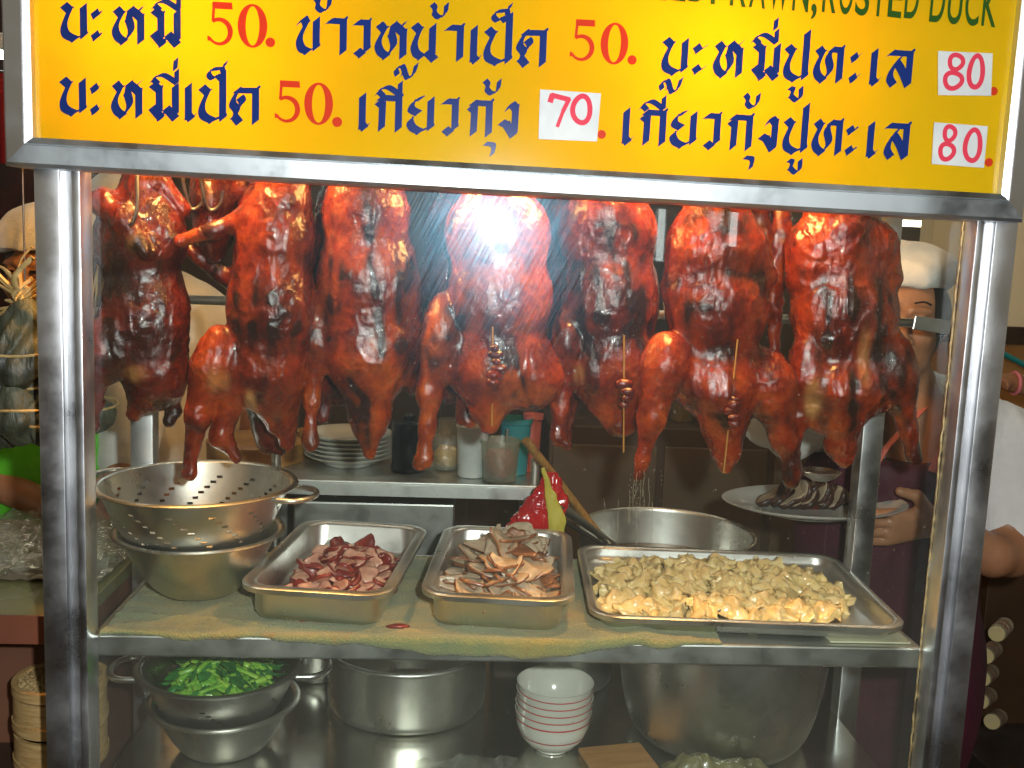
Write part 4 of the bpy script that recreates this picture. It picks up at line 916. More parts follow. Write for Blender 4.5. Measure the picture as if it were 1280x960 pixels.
metal_bowl('steel_basin', 'big dull steel basin with a rounded bottom on the lower shelf at the right', 'basin', (.345, .205, ZL+.001), .168, .188, .080, pw=.19, mat='steel', lip=.005)
pot('stock_pot', 'straight sided steel pot on the lower shelf behind the stack of white bowls', (.13, .395, ZL), .075, .150, 'steel_dark')
pot('small_pot', 'small steel pot tucked behind the handle of the greens colander', (-.315, .40, ZL), .050, .085)
pot('stock_pot', 'tall steel pot at the far right end of the lower shelf', (.475, .405, ZL), .075, .17, 'steel_dark')
# rice bowls
MT['china'] = simple('white_china', (.66, .65, .58), (.56, .55, .48), .18, scale=6, coat=.5); MT['redline'] = simple('red_glaze', (.50, .06, .06), (.42, .10, .09), .25, scale=30)
def rice_bowl(z, label, k):
    r = thing('rice_bowl', label, 'bowl', (.076+random.uniform(-.001, .001), .150, z), k, 'stacked white rice bowls')
    prof = [(.020, .0), (.0245, 0), (.0245, .006), (.039, .011), (.050, .025), (.0562, .044), (.058, .062), (.0585, .0635), (.0572, .0635), (.0548, .044), (.0485, .026), (.037, .013), (.015, .010), (.001, .010)]
    MB().lathe(prof, n=56, cap0=True).build('bowl_body', MT['china'], r, True, 60)
    for (r1, z1, r2, z2) in ((.0570, .0518, .0574, .0546), (.0514, .0285, .0526, .0308)):
        MB().lathe([(r1+.0004, z1), (r2+.0004, z2)], n=56, skip=(None)).build('red_band', MT['redline'], r, True)
    return r
for k, lb in enumerate(('bottom rice bowl of the white stack with red bands', 'second rice bowl from the bottom of the white stack', 'middle rice bowl of the white stack with red bands', 'second rice bowl from the top of the white stack', 'topmost white rice bowl of the stack, empty and open')):
    rice_bowl(ZL+.0005+k*.0108, lb, k*1.3)
# crumpled clear bag low at the front right
MT['plastic'] = None
m_, t, b, o = nt('clear_plastic'); v = coords(t); gl = t.nodes.new('ShaderNodeBsdfGlossy'); gl.inputs['Roughness'].default_value = .08; tp = t.nodes.new('ShaderNodeBsdfTransparent'); tp.inputs[0].default_value = (.9, .93, .85, 1); dd = t.nodes.new('ShaderNodeBsdfDiffuse'); dd.inputs[0].default_value = (.6, .6, .5, 1)
t.links.new(bump(t, noise(t, v, 60, 5, .7), 1., .004), gl.inputs['Normal'])
a = t.nodes.new('ShaderNodeMixShader'); a.inputs[0].default_value = .22; t.links.new(tp.outputs[0], a.inputs[1]); t.links.new(gl.outputs[0], a.inputs[2])
a2 = t.nodes.new('ShaderNodeMixShader'); a2.inputs[0].default_value = .12; t.links.new(a.outputs[0], a2.inputs[1]); t.links.new(dd.outputs[0], a2.inputs[2]); t.links.new(a2.outputs[0], o.inputs[0]); MT['plastic'] = m_
def crumple(name, x0, x1, y0, y1, z, amp, mat, seed, n=50, dome=0):
    V = []
    for j in range(n+1):
        for i in range(n+1):
            x = x0+(x1-x0)*i/n; y = y0+(y1-y0)*j/n; u = i/n*2-1; w_ = j/n*2-1
            V.append((x, y, z+dome*max(0, (1-u**4)*(1-w_**4))))
    V = np.array(V); h = amp*(np.abs(vnoise(V*[22, 22, 22]+seed))*1.2+.6*np.abs(vnoise(V*[60, 60, 60]+seed))+.25*vnoise(V*160)); V[:, 2] += h
    return link(name, npmesh(name, V, [(j*(n+1)+i, j*(n+1)+i+1, (j+1)*(n+1)+i+1, (j+1)*(n+1)+i) for j in range(n) for i in range(n)]), mat)
o = crumple('leaf_wrapper', .20, .40, .012, .060, ZL+.002, .012, simple('olive_leaf_wrap', (.20, .18, .08), (.10, .09, .04), .35, scale=20, coat=.4), 5, dome=.034); tag(o, 'folded olive leaf wrappers lying before the big basin on the lower shelf', 'leaf wrapper')
o = crumple('plastic_bag', -.14, .02, .012, .10, ZL+.002, .012, MT['plastic'], 9); tag(o, 'crumpled clear plastic bag lying before the wide pot on the lower shelf', 'plastic bag')

o = MB().box((0, 0, 0), (.10, .12, .008), bev=.002).build('reflection_patch', simple('orange_reflection', (.50, .26, .09), (.36, .17, .05), .35, scale=12, stretch=(1, 5, 1), coat=.3)); o.location = (.175, .085, ZL+.005); o.rotation_euler = (0, 0, .2); tag(o, 'small added orange reflection board lying right of the white bowls on the lower shelf', 'patch')  # orange slab added in place of a warm reflection on the shelf
# ------------------------------------------------------------ behind the case
tb = thing('prep_table', 'steel prep table behind the case carrying the plates and sauce tubs', 'table', (-.16, .66, 0), 0)
MB().box((-.012, .0, 1.012), (.49, .28, .016), bev=.002).box((-.012, -.139, 1.004), (.492, .004, .022)).build('tabletop', MT['steel_shelf'], tb)
for x, y in ((-.25, -.13), (.226, -.13), (-.25, .13), (.226, .13)): MB().tube([(x, y, 0), (x, y, 1.07 if y < 0 else 1.0)], .009, 10).build('leg', MT['steel'], tb, True)
MB().box((-.07, -.02, .88), (.30, .20, .19), bev=.004).build('under_box', MT['steel_dark'], tb)
TZ = 1.021
def at_table(u, v, y): p = oy(u, v, y); return (p[0], y, TZ)
# plates
for k, lb in enumerate(('bottom plate of the cream stack on the prep table', 'second plate from the bottom on the prep table', 'third plate from the bottom on the prep table', 'third plate from the top on the prep table', 'second plate from the top on the prep table', 'topmost cream plate, seen into, on the prep table')):
    c = at_table(436, 560, .66); r = thing('plate', lb, 'plate', (c[0], c[1], TZ+.0005+k*.0085), 0, 'stacked cream plates')
    MB().lathe([(.035, 0), (.045, 0), (.047, .003), (.066, .012), (.084, .020), (.086, .022), (.084, .0225), (.064, .015), (.044, .006), (.001, .006)], n=56, cap0=True).build('plate_body', MT['china'], r, True, 60)
c = at_table(510, 575, .62)
r = thing('dark_canister', 'black ribbed canister between the plates and the third and fourth ducks', 'canister', c)
MB().lathe([(.03, 0), (.033, .002), (.033, .010), (.0315, .012), (.0315, .07), (.033, .072), (.033, .095), (.030, .098), (.010, .099)], n=32, cap0=True, cap1=True).build('canister_body', simple('black_plastic', (.012, .014, .012), (.008, .008, .008), .35), r, True, 40)
MB().lathe([(.010, .099), (.011, .108), (.007, .112)], n=16, cap1=True).build('lid_knob', simple('black_knob', (.02, .02, .02)), r, True)
c = at_table(558, 580, .64)
r = thing('sauce_jar', 'glass jar of amber pickle standing left of the white cup', 'jar', c)
MB().lathe([(.02, 0), (.030, .004), (.031, .05), (.030, .062), (.024, .075), (.019, .085), (.019, .10)], n=32, cap0=True).build('jar_body', MT['plastic'], r, True, 60)
S = SDF((-.03, -.03, 0), (.03, .03, .06), .003); S.ell((0, 0, .025), (.026, .026, .022), .004); V, Q, N = S.mesh(); V += N*(.003*vnoise(V*90))[:, None]
link('jar_filling', npmesh('jar_filling', V, Q[:, ::-1]), simple('amber_pickle', (.62, .36, .06), (.42, .20, .03), .3, scale=60, coat=.5), r)
c = at_table(589, 590, .585)
r = thing('white_cup', 'tall white cup between the amber jar and the red sauce tub', 'cup', c)
MB().lathe([(.024, 0), (.026, .002), (.030, .092), (.032, .095), (.032, .098), (.029, .098), (.024, .006), (.001, .005)], n=36, cap0=True).build('cup_body', simple('white_cup', (.60, .63, .60), None, .3), r, True, 60)
c = at_table(624, 597, .555)
r = thing('sauce_tub', 'clear plastic tub half full of chunky red sauce', 'tub', c)
MB().lathe([(.030, 0), (.032, .003), (.0365, .072), (.039, .073), (.039, .078), (.036, .079), (.0315, .005), (.001, .004)], n=36, cap0=True).build('tub_body', MT['plastic'], r, True, 60)
S = SDF((-.04, -.04, 0), (.04, .04, .07), .0028); S.cone((0, 0, .032), .0295, (0, 0, .035), .031, .002); S.cut(2, .006, False); S.F = S.F; V, Q, N = S.mesh(); V[:, 2] = np.minimum(V[:, 2], .058); V += N*(.002*vnoise(V*150))[:, None]
link('red_sauce', npmesh('red_sauce', V, Q[:, ::-1]), simple('red_chili_sauce', (.62, .12, .04), (.38, .10, .04), .3, scale=70, coat=.4, bst=.4, bscale=200), r)
MB().tube([(.008, -.01, .03), (.012, -.006, .10)], .0022, 8).build('spoon', MT['steel'], r, True)
for u, y, lb, col, rr, h in ((643, .62, 'teal blue plastic cup behind the red sauce tub', (.03, .20, .24), .030, .11), (664, .64, 'pink plastic cup at the right end of the prep table', (.62, .20, .22), .017, .115)):
    c = at_table(u, 580, y); r = thing('plastic_cup', lb, 'cup', c)
    MB().lathe([(rr*.8, 0), (rr*.84, .003), (rr, h-.012), (rr+.003, h-.010), (rr+.003, h), (rr, h), (rr*.78, .006), (.001, .005)], n=32, cap0=True).build('cup_body', simple('cup_plastic', col, None, .3), r, True, 50)
# chopping block with yellow bag
c = oy(316, 590, .66)
r = thing('chopping_block', 'round wooden chopping block behind the second duck', 'chopping block', (c[0], .70, 0))
MB().lathe([(.085, .955), (.095, .957), (.097, 1.055), (.090, 1.060), (.001, 1.060)], n=48, cap0=True).build('block', simple('worn_wood', (.42, .22, .06), (.28, .12, .03), .5, scale=14, stretch=(1, 1, 5), bst=.3), r, True, 40)
MB().lathe([(.098, .985), (.0995, .985), (.0995, 1.005), (.098, 1.005)], n=48).build('metal_band', MT['steel_dark'], r, True, 40)
MB().box((0, 0, .477), (.15, .15, .952), bev=.004).build('stand', MT['steel_dark'], r)
c = oy(388, 535, .80); r = thing('wicker_basket', 'yellow woven basket with a pink bowl behind the plate stack', 'basket', (c[0], .85, 1.021), 0)
r.location = (oy(400, 530, .735)[0], .745, TZ)
MB().lathe([(.03, 0), (.036, .004), (.046, .045), (.048, .05), (.044, .05), (.033, .008), (.001, .006)], n=40, cap0=True).build('basket_body', simple('wicker', (.50, .30, .08), (.30, .16, .04), .6, scale=50, stretch=(1, 1, 6), bst=.6), r, True)
# big soup pot on a stove
st = thing('stove', 'low steel stove behind the case under the big soup pot', 'stove', (.335, .63, 0))
MB().box((0, 0, .37), (.55, .36, .74), bev=.005).build('stove_body', MT['steel_dark'], st); MB().tube(arc((0, 0, .752), .11, 0, 2*PI, 24, (1, 0, 0), (0, 1, 0)), .008, 8, cap=False).build('burner_ring', MT['wire'], st, True)
pot('soup_pot', 'big steel soup pot behind the wonton tray, ladle handle leaning in it', (.335, .600, .758), .168, .158, 'steel', lipr=.0045, rb=.02, handles=(math.radians(90),), n=96)
MB().lathe([(.001, 0), (.160, 0)], n=48).build('soup', simple('brown_broth', (.10, .06, .02), (.07, .04, .015), .08)).location = (.335, .600, .845)
tag(bpy.data.objects['soup'], 'brown broth inside the big soup pot', 'soup')
p1, p2 = oy(657, 550, .44), oy(752, 672, .50)
r = thing('wooden_ladle', 'ladle with a long wooden handle leaning over the rim of the soup pot', 'ladle', tuple(p1)); a = Vector(p2-p1)
MB().tube([Vector((0, 0, 0)), a*.5, a], [.0105, .0105, .009], 12, flat=.75).build('handle', simple('wood_handle', (.40, .22, .06), (.26, .12, .03), .4, scale=30, stretch=(6, 6, 1)), r, True, 50)
MB().tube([a*.93, a*1.25, a*1.4+Vector((.0, .02, -.02))], .0035, 8).build('ferrule', MT['wire'], r, True)
MB().lathe([(.001, -.02), (.02, -.017), (.035, -.006), (.040, .004), (.038, .004), (.02, -.014), (.001, -.018)], c=tuple(a*1.45+Vector((.02, .03, -.03))), n=24).build('ladle_bowl', MT['steel'], r, True)
p1, p2 = oy(700, 632, .43), oy(772, 684, .50)
r = thing('steel_ladle', 'dark wire handled ladle lying beside the wooden handle', 'ladle', tuple(p1)); a = Vector(p2-p1)
MB().tube([Vector((-.004, 0, .002)), a], [.009, .005], 10).build('handle', MT['steel_dark'], r, True); 
MB().tube([Vector((-.012, 0, -.016)), a+Vector((-.006, 0, -.008))], .004, 10).build('stem', MT['wire'], r, True)
# red and yellow packet
S = SDF((628, 580, -20), (716, 690, 20), 2.2); S.path([(646, 672, 0), (668, 650, 0), (688, 604, 0), (694, 592, 0)], [20, 20, 12, 3], 8); S.path([(632, 664, 0), (668, 660, 0)], [5, 10], 6); S.path([(694, 600, 2), (702, 628, 2), (690, 660, 0)], [4, 6, 14], 8)
S.F += 0; V, Q, N = S.mesh(); V[:, 2] *= .6; V += N*(3.6*vnoise(V*[1/6, 1/20, 1/6])+1.8*(1-np.abs(vnoise(V/5)*2.)))[:, None]
def px2w(V, Y0, s):
    R = AF[None]+AR[None]*((V[:, 0]-640)/FPX)[:, None]-AU[None]*((V[:, 1]-480)/FPX)[:, None]
    Wd = CAM+R*((Y0-CAM[1])/R[:, 1])[:, None]; Wd[:, 1] += V[:, 2]*s; return Wd
Wd = px2w(V, .43, .0013); r = thing('red_bag', 'shiny red plastic bag with a yellow flap beside the wooden ladle handle', 'bag', tuple(Wd.mean(0)))
link('bag_body', npmesh('bag_body', Wd-Wd.mean(0), Q[:, ::-1]), simple('red_plastic', (.60, .015, .015), (.40, .01, .012), .2, scale=20, coat=.6, bst=.3, bscale=60), r)
W0 = Wd.mean(0)
S = SDF((666, 580, -12), (716, 690, 12), 2.); S.path([(679, 586, 0), (688, 620, 0), (696, 650, 0), (694, 672, 0)], [2, 6, 11, 10], 4); V, Q, N = S.mesh(); V[:, 2] *= .25; V += N*(1.5*vnoise(V*[1/5, 1/14, 1/5]))[:, None]; Wd = px2w(V, .412, .0013)
link('yellow_flap', npmesh('yellow_flap', Wd-W0, Q[:, ::-1]), simple('yellow_plastic', (.60, .50, .08), (.5, .38, .05), .3, scale=20), r)
bs = MB().box((-.0, .53, .42), (.02, .02, .02)); bs.bm.free()
bx = thing('supply_crate', 'dark crate below the red bag behind the case', 'crate', (.055, .46, 0)); MB().box((0, 0, .465), (.12, .10, .93), bev=.004).build('crate_body', simple('dark_crate', (.05, .03, .02), None, .6), bx); MB().box((0, -.052, .80), (.06, .004, .02)).build('grip', MT['rail'], bx)
# tall dark things behind the soup pot
cb = thing('storage_cabinet', 'dark storage cabinet with pale upright bottles behind the soup pot', 'cabinet', (.62, 1.50, 0))
MB().box((0, 0, .5), (.9, .40, 1.0), bev=.004).build('cabinet_body', MT['brown'], cb)
for k in range(3): MB().box((-.3+.3*k, -.205, .5), (.28, .012, .9), bev=.003).build('door', simple('cabinet_door', (.09, .062, .032), (.075, .05, .027), .6), cb)
for k, (u, v, h, rr, c_, lb) in enumerate(((842, 690, .22, .035, (.16, .14, .09), 'grey green bottle on the cabinet behind the sixth duck tail'), (880, 690, .26, .045, (.07, .03, .02), 'dark brown jug on the cabinet behind the soup pot'), (925, 690, .20, .05, (.22, .20, .12), 'squat pale jar on the cabinet left of the held plate'), (790, 690, .18, .035, (.09, .06, .03), 'small brown flask on the cabinet above the ladle'))):
    p = oy(u, v, 1.42); r = thing('storage_bottle', lb, 'bottle', (p[0], 1.42+.02*k, 1.001))
    MB().lathe([(rr*.9, 0), (rr, .006), (rr, h*.6), (rr*.7, h*.72), (rr*.4, h*.8), (rr*.4, h*.93)], n=28, cap0=True).build('bottle_body', simple('bottle_glaze', c_, None, .25), r, True, 50); MB().lathe([(rr*.45, h*.93), (rr*.45, h), (.001, h)], n=20).build('cap', simple('bottle_cap', (.3, .3, .26)), r, True)
# ------------------------------------------------------------ people
def skin_mat(name, c1, c2):
    return simple(name, c1, c2, .45, scale=14, bst=.15, bscale=240, bdist=.0006, sss=.0)
MT['skin'] = skin_mat('skin', (.40, .19, .10), (.30, .13, .06)); MT['white_cloth'] = simple('white_cotton', (.72, .72, .69), (.62, .61, .58), .85, scale=9, bst=.4, bscale=26, bdist=.01, sheen=.2)
MT['hair'] = simple('black_hair', (.012, .010, .009), (.03, .02, .015), .4, scale=60, stretch=(1, 1, .15), bst=.6, bscale=120)
MT['purple'] = simple('maroon_apron_cloth', (.070, .005, .018), (.045, .004, .013), .8, scale=10, bst=.3, bscale=30, bdist=.008); MT['greenc'] = simple('bright_green_cloth', (.10, .50, .015), (.07, .38, .012), .8, scale=8, bst=.4, bscale=22, bdist=.01)
MT['pinktrim'] = simple('pink_trim', (.62, .16, .12), None, .8); MT['lip'] = simple('lip', (.28, .11, .07), None, .4); MT['eye'] = simple('eye_dark', (.02, .012, .01), None, .2)
def Pw(u, v, y): return np.array(oy(u, v, y))
def shell(name, parent, org, mat, lo, hi, h, fn, wr=.0, seed=0):
    S = SDF(lo, hi, h); fn(S); V, Q, N = S.mesh()
    if wr:
        n = vnoise(V*[11, 11, 7]+seed); r2 = 1-np.abs(vnoise(V*[16, 16, 8]+seed+5))*2.2
        V = V+N*(wr*n+wr*.9*np.clip(r2, 0, 1))[:, None]
    return link(name, npmesh(name, V-org, Q[:, ::-1]), mat, parent)
def head_fn(c, face, s=1.):
    """c: skull centre, face: unit-ish horizontal direction the face looks"""
    c = np.array(c); f = np.array(face, float); f /= np.linalg.norm(f); r = np.array([-f[1], f[0], 0]); up = np.array([0, 0, 1.])
    rz = math.atan2(f[1], f[0])-PI/2
    def P(a, b_, d): return c+(r*a+f*b_+up*d)*s
    def fn(S):
        S.ell(P(0, -.008, .018), (.076*s, .094*s, .088*s), .012, rot=(0, 0, rz)); S.ell(P(0, .020, -.045), (.062*s, .066*s, .066*s), .025, rot=(0, 0, rz))
        S.cone(P(0, .052, -.088), .020*s, P(0, .056, -.084), .018*s, .018)
        for q in (-1, 1):
            S.ell(P(q*.034, .066, -.022), (.022*s, .018*s, .018*s), .014, rot=(0, 0, rz)); S.cone(P(q*.031, .094, .010), .010*s, P(q*.031, .098, .006), .010*s, .008, True)
            S.ell(P(q*.030, .080, .006), (.0125*s, .011*s, .009*s), .003, rot=(0, 0, rz)); S.cone(P(q*.014, .086, .026), .007*s, P(q*.046, .074, .024), .006*s, .008)
            S.ell(P(q*.078, -.004, -.004), (.010*s, .018*s, .030*s), .006, rot=(0, 0, rz)); S.ell(P(q*.012, .094, -.030), (.010*s, .010*s, .008*s), .006, rot=(0, 0, rz))
        S.cone(P(0, .088, .014), .008*s, P(0, .106, -.024), .011*s, .010); S.cone(P(-.020, .084, -.056), .006*s, P(.020, .084, -.056), .006*s, .006); S.cone(P(-.017, .086, -.067), .007*s, P(.017, .086, -.067), .007*s, .006)
        S.cone(P(-.020, .093, -.0612), .001*s, P(.020, .093, -.0612), .001*s, .002, True)
    return fn, P, rz
def hand_fn(S, w, d, up, side, R=.0085, curl=.35, L=.078, thumb=1):
    """w wrist, d finger direction, up back-of-hand normal, side: towards the thumb"""
    w, d, up, side = [np.array(x, float) for x in (w, d, up, side)]; d /= np.linalg.norm(d); up /= np.linalg.norm(up); side /= np.linalg.norm(side)
    for q in (-.024, -.008, .008, .024): S.cone(w+side*q*.5, .015, w+d*.078+side*q, .0125, .010)
    for i, q in enumerate((.030, .010, -.010, -.029)):
        ln = L*(.92, 1.0, .94, .74)[i]; p = w+d*.084+side*q; a = d.copy()
        for k in range(3):
            a = a-up*curl*(1+.2*k+.08*i); a /= np.linalg.norm(a); p2 = p+a*ln*(.45, .32, .25)[k]; S.cone(p, R*(1-.08*k), p2, R*(.95-.1*k), .0035); p = p2
    t0 = w+d*.022+side*.026; t1 = t0+(side*.7+d*.65-up*.15)*.038; t2 = t1+(side*.15*thumb+d*.95-up*.25)*.034
    S.cone(t0, .0135, t1, .0115, .008); S.cone(t1, .0110, t2, .0085, .003)
# --- cook at the right, holding the plate
YC = .52
ck = thing('person', 'cook in a white cap, white shirt and maroon apron, holding a plate of sliced duck', 'person', tuple(Pw(1140, 960, YC)*[1, 1, 0]), 0); O = np.array(ck.location)
hc = Pw(1122, 402, .50); hf, HP, hrz = head_fn(hc, (-.35, -1, 0))
wr_ = Pw(1168, 652, .405); hd = Pw(1085, 655, .395)-wr_
def body(S):
    hf(S)
    S.cone(hc+[.010, .01, -.07], .050, Pw(1150, 530, .53), .058, .02); S.cone(Pw(1150, 530, .53), .06, Pw(1145, 580, .55), .08, .02)
    S.path([Pw(1256, 590, .52), Pw(1262, 690, .46), Pw(1240, 694, .43), wr_], [.050, .044, .038, .027], .012)
    hand_fn(S, wr_, hd+np.array([-.0, 0, -.012]), np.array([0, -.55, -.8]), np.array([.05, -.25, .9]), curl=.12, thumb=1)
    S.path([Pw(985, 520, .55), Pw(965, 500, .46), Pw(985, 520, .38)], [.046, .038, .027], .012); hand_fn(S, Pw(985, 522, .38), np.array([.9, 0, .1]), np.array([0, -.2, .9]), np.array([0, -1, 0]), curl=.7)
shell('body', ck, O, MT['skin'], Pw(925, 740, .5)-[.02, .28, .05], Pw(1330, 290, .5)+[.06, .14, .0], .0044, body)
def shirt(S):
    S.ell(Pw(1120, 640, .58), (.18, .105, .27), .05); S.ell(Pw(1118, 860, .58), (.165, .11, .30), .05)
    S.path([Pw(990, 535, .56), Pw(1080, 515, .56), Pw(1190, 515, .56), Pw(1252, 555, .54)], [.050, .058, .060, .062], .03)
    S.cone(Pw(1254, 560, .54), .066, Pw(1262, 655, .50), .072, .03); S.cone(Pw(985, 530, .55), .056, Pw(966, 520, .47), .050, .02)
    S.cone(Pw(1140, 450, .50), .062, Pw(1146, 560, .50), .062, .02, True)
shell('shirt', ck, O, MT['white_cloth'], Pw(900, 960, .5)-[.03, .10, .35], Pw(1300, 470, .5)+[.08, .26, .03], .0065, shirt, .010, 3)
def apr(S):
    S.ell(Pw(1115, 645, .560), (.190, .125, .25), .04); S.ell(Pw(1110, 860, .562), (.180, .135, .34), .05); S.cut(1, .575, True)
    S.cut(2, float(Pw(1120, 582, .45)[2]), True)
shell('apron', ck, O, MT['purple'], Pw(920, 960, .45)-[.06, .10, .40], Pw(1290, 560, .45)+[.06, .2, .05], .0075, apr, .006, 8)
for pts in (((1092, 588, .435), (1108, 560, .440), (1140, 525, .455), (1160, 505, .49)), ((1165, 590, .44), (1186, 545, .455), (1192, 512, .49))):
    MB().tube(catmull([Pw(*p)-O for p in pts], 4), .011, 10, flat=.35).build('apron_strap', MT['pinktrim'], ck, True)
for q in (-1, 1):
    MB().tube(catmull([HP(q*.045, .078, .036)-O, HP(q*.032, .090, .041)-O, HP(q*.016, .092, .038)-O], 3), .0018, 6).build('eyebrow', MT['hair'], ck, True)
    MB().tube([HP(q*.021, .089, .004)-O, HP(q*.040, .084, .003)-O], .0024, 6).build('eye', MT['eye'], ck, True)
MB().tube([HP(-.02, .0915, -.0612)-O, HP(0, .094, -.0612)-O, HP(.02, .0915, -.0612)-O], .0022, 6).build('mouth', MT['lip'], ck, True)
def hair(S):
    S.ell(HP(0, -.018, .018), (.091, .094, .090), .01, rot=(0, 0, hrz)); S.ell(HP(0, -.055, -.03), (.080, .050, .06), .02, rot=(0, 0, hrz)); S.ell(HP(.004, .078, -.040), (.064, .075, .080), .006, True, rot=(0, 0, hrz))
shell('hair', ck, O, MT['hair'], hc-[.15, .15, .12], hc+[.15, .15, .14], .004, hair, .003)
def cap(S):
    S.ell(HP(0, -.020, .090), (.094, .110, .050), .01, rot=(-.10, .10, hrz)); S.cone(HP(.03, -.05, .112), .026, HP(-.03, -.02, .112), .026, .03); S.ell(HP(0, -.012, .045), (.086, .100, .036), .003, True, rot=(-.10, .10, hrz)); S.cut(2, float(HP(0, 0, .068)[2]), False)
shell('cap', ck, O, MT['white_cloth'], hc-[.17, .17, .02], hc+[.17, .17, .20], .004, cap, .004, 2)
bz = MB().tube(arc((0, 0, 0), .0285, 0, 2*PI, 20, (0, 1, 0), (0, 0, 1)), .0016, 6, cap=False).build('thin_bracelet', MT['wire'], ck, True); bz.location = Vector(wr_+[.012, 0, 0]-O)
# plate of sliced duck
pc = oz(1012, 634, 1.012); PL = thing('oval_plate', 'white oval plate held by the cook, with dark sliced duck on it', 'plate', (pc[0]+.004, pc[1]-.01, 1.004), 0); PL.rotation_euler = (0, -.02, 0)
MB().lathe([(.06, 0), (.075, 0), (.078, .004), (.118, .012), (.144, .021), (.147, .024), (.143, .0245), (.116, .016), (.076, .008), (.001, .007)], n=72, cap0=True, sx=1.13, sy=.82).build('plate_body', simple('white_plate', (.72, .71, .66), (.66, .65, .60), .15, coat=.6), PL, True, 60)
MT['char'] = meat('charred_skin', (.020, .009, .007), (.07, .024, .014), (.20, .07, .03), 50, .5, .25)
mm_ = [slab('sliced_duck', 20, .026, .038, .010, .3, 60+i, [MT['dmeat'], MT['char']], .22) for i in range(3)]
dk = [MT['pork_rind'], MT['dmeat']]
for i in range(11):
    o = bpy.data.objects.new('duck_breast_slice', mm_[i % 3]); COL.objects.link(o); s_ = i/10
    o.location = (pc[0]-.072+.130*s_, pc[1]-.004+.004*math.sin(i), 1.004+.024+.008*math.sin(PI*s_)); o.rotation_euler = (.3*math.sin(i*5), -.85+.25*math.cos(i*2.3), math.radians(-16+16*math.sin(i*3))); o.scale = (.75+.35*math.sin(PI*min(1, s_+.15)),)*2+(1.0,)
    tag(o, 'charred slice in the row of duck breast on the white held plate', 'meat slice', 'duck breast slices on the held plate')
S = SDF((-.08, -.04, -.02), (.08, .04, .04), .0026); S.ell((0, 0, 0), (.066, .030, .026), .01); V, Q, N = S.mesh(); V += N*(.003*vnoise(V*70))[:, None]
o = link('duck_breast', npmesh('duck_breast', V, Q[:, ::-1], True, {'char': np.clip(.75+vnoise(V*60), 0, 1), 'pale': 0*V[:, 0]}), MT['duck_dark']); o.location = (pc[0]-.005, pc[1]+.012, 1.022); tag(o, 'dark glazed duck breast under the slices on the held plate', 'duck breast')
for k in range(3):
    o = bpy.data.objects.new('pickled_radish', wm[k]); COL.objects.link(o); o.location = (pc[0]+.092+.014*(k % 2), pc[1]-.01+.014*k, 1.026); o.rotation_euler = (k, k*.4, k*2.); o.scale = (.7, .7, .7); tag(o, 'pale pickle lump at the right rim of the held plate', 'pickle', 'pickles on the held plate')
o = bpy.data.objects.new('herb_sprig', gm[1]); COL.objects.link(o); o.location = (pc[0]+.064, pc[1]+.03, 1.030); o.scale = (.5, .6, .8); o.rotation_euler = (0, -.4, .6); tag(o, 'small green herb sprig at the right end of the held plate', 'herb')
# serving spoon in the other hand
p = Pw(1026, 591, .33); r = thing('serving_spoon', 'big steel serving spoon above the held plate, between the sixth and seventh ducks', 'spoon', tuple(p))
m = MB(); m.lathe([(.001, -.014), (.012, -.013), (.024, -.006), (.0305, .003), (.0295, .004), (.022, -.005), (.001, -.0125)], n=36, sx=1.12); m.build('spoon_bowl', MT['steel'], r, True, 60)
MB().tube([(-.032, 0, .002), (-.045, .03, .02), (-.055, .055, .052), (-.062, .07, .10)], [.004, .0035, .004, .005], 8).build('handle', MT['steel'], r, True)

# --- worker in the green apron at the left
YG = .74
gp = thing('person', 'worker in a bright green apron and pale cap behind the left counter', 'person', tuple(Pw(60, 960, YG)*[1, 1, 0]), 0); O = np.array(gp.location)
hc = Pw(66, 345, YG-.02); hf, HP, hrz = head_fn(hc, (-.25, -1, 0))
def body(S):
    hf(S); S.cone(hc+[0, .02, -.07], .050, Pw(62, 470, YG+.03), .06, .02)
    S.path([Pw(-60, 560, YG), Pw(-20, 596, YG-.05), Pw(62, 634, YG-.14)], [.045, .037, .027], .012); hand_fn(S, Pw(62, 634, YG-.14), np.array([1, -.3, -.15]), np.array([0, -.3, .9]), np.array([.1, -1, 0]), curl=.3)
    S.path([Pw(176, 520, YG), Pw(158, 590, YG-.06), Pw(140, 636, YG-.13)], [.045, .038, .027], .012); hand_fn(S, Pw(142, 636, YG-.13), np.array([-.4, -.8, -.45]), np.array([.1, -.4, .9]), np.array([-1, .2, 0]), curl=.35)
shell('body', gp, O, MT['skin'], Pw(-90, 690, YG)-[.02, .27, .03], Pw(200, 255, YG)+[.02, .15, .02], .0055, body)
def shirt(S):
    S.ell(Pw(60, 590, YG+.05), (.20, .12, .30), .05); S.ell(Pw(60, 860, YG+.06), (.19, .13, .40), .05)
    S.path([Pw(-50, 500, YG+.02), Pw(20, 470, YG+.05), Pw(105, 470, YG+.05), Pw(165, 500, YG+.02)], [.055]*4, .03)
    S.cone(Pw(-52, 500, YG+.02), .058, Pw(-62, 560, YG-.01), .060, .03); S.cone(Pw(168, 500, YG+.01), .058, Pw(160, 575, YG-.04), .058, .03); S.cone(Pw(64, 380, YG), .06, Pw(62, 480, YG), .05, .02, True)
shell('shirt', gp, O, MT['white_cloth'], Pw(-110, 960, YG)-[.05, .14, .3], Pw(220, 440, YG)+[.05, .2, .05], .0075, shirt, .010, 13)
def apr(S):
    S.ell(Pw(58, 600, YG+.03), (.185, .125, .28), .04); S.ell(Pw(58, 860, YG+.03), (.20, .14, .40), .05); S.cut(1, YG+.04, True); S.cut(2, float(Pw(60, 500, YG-.1)[2]), True)
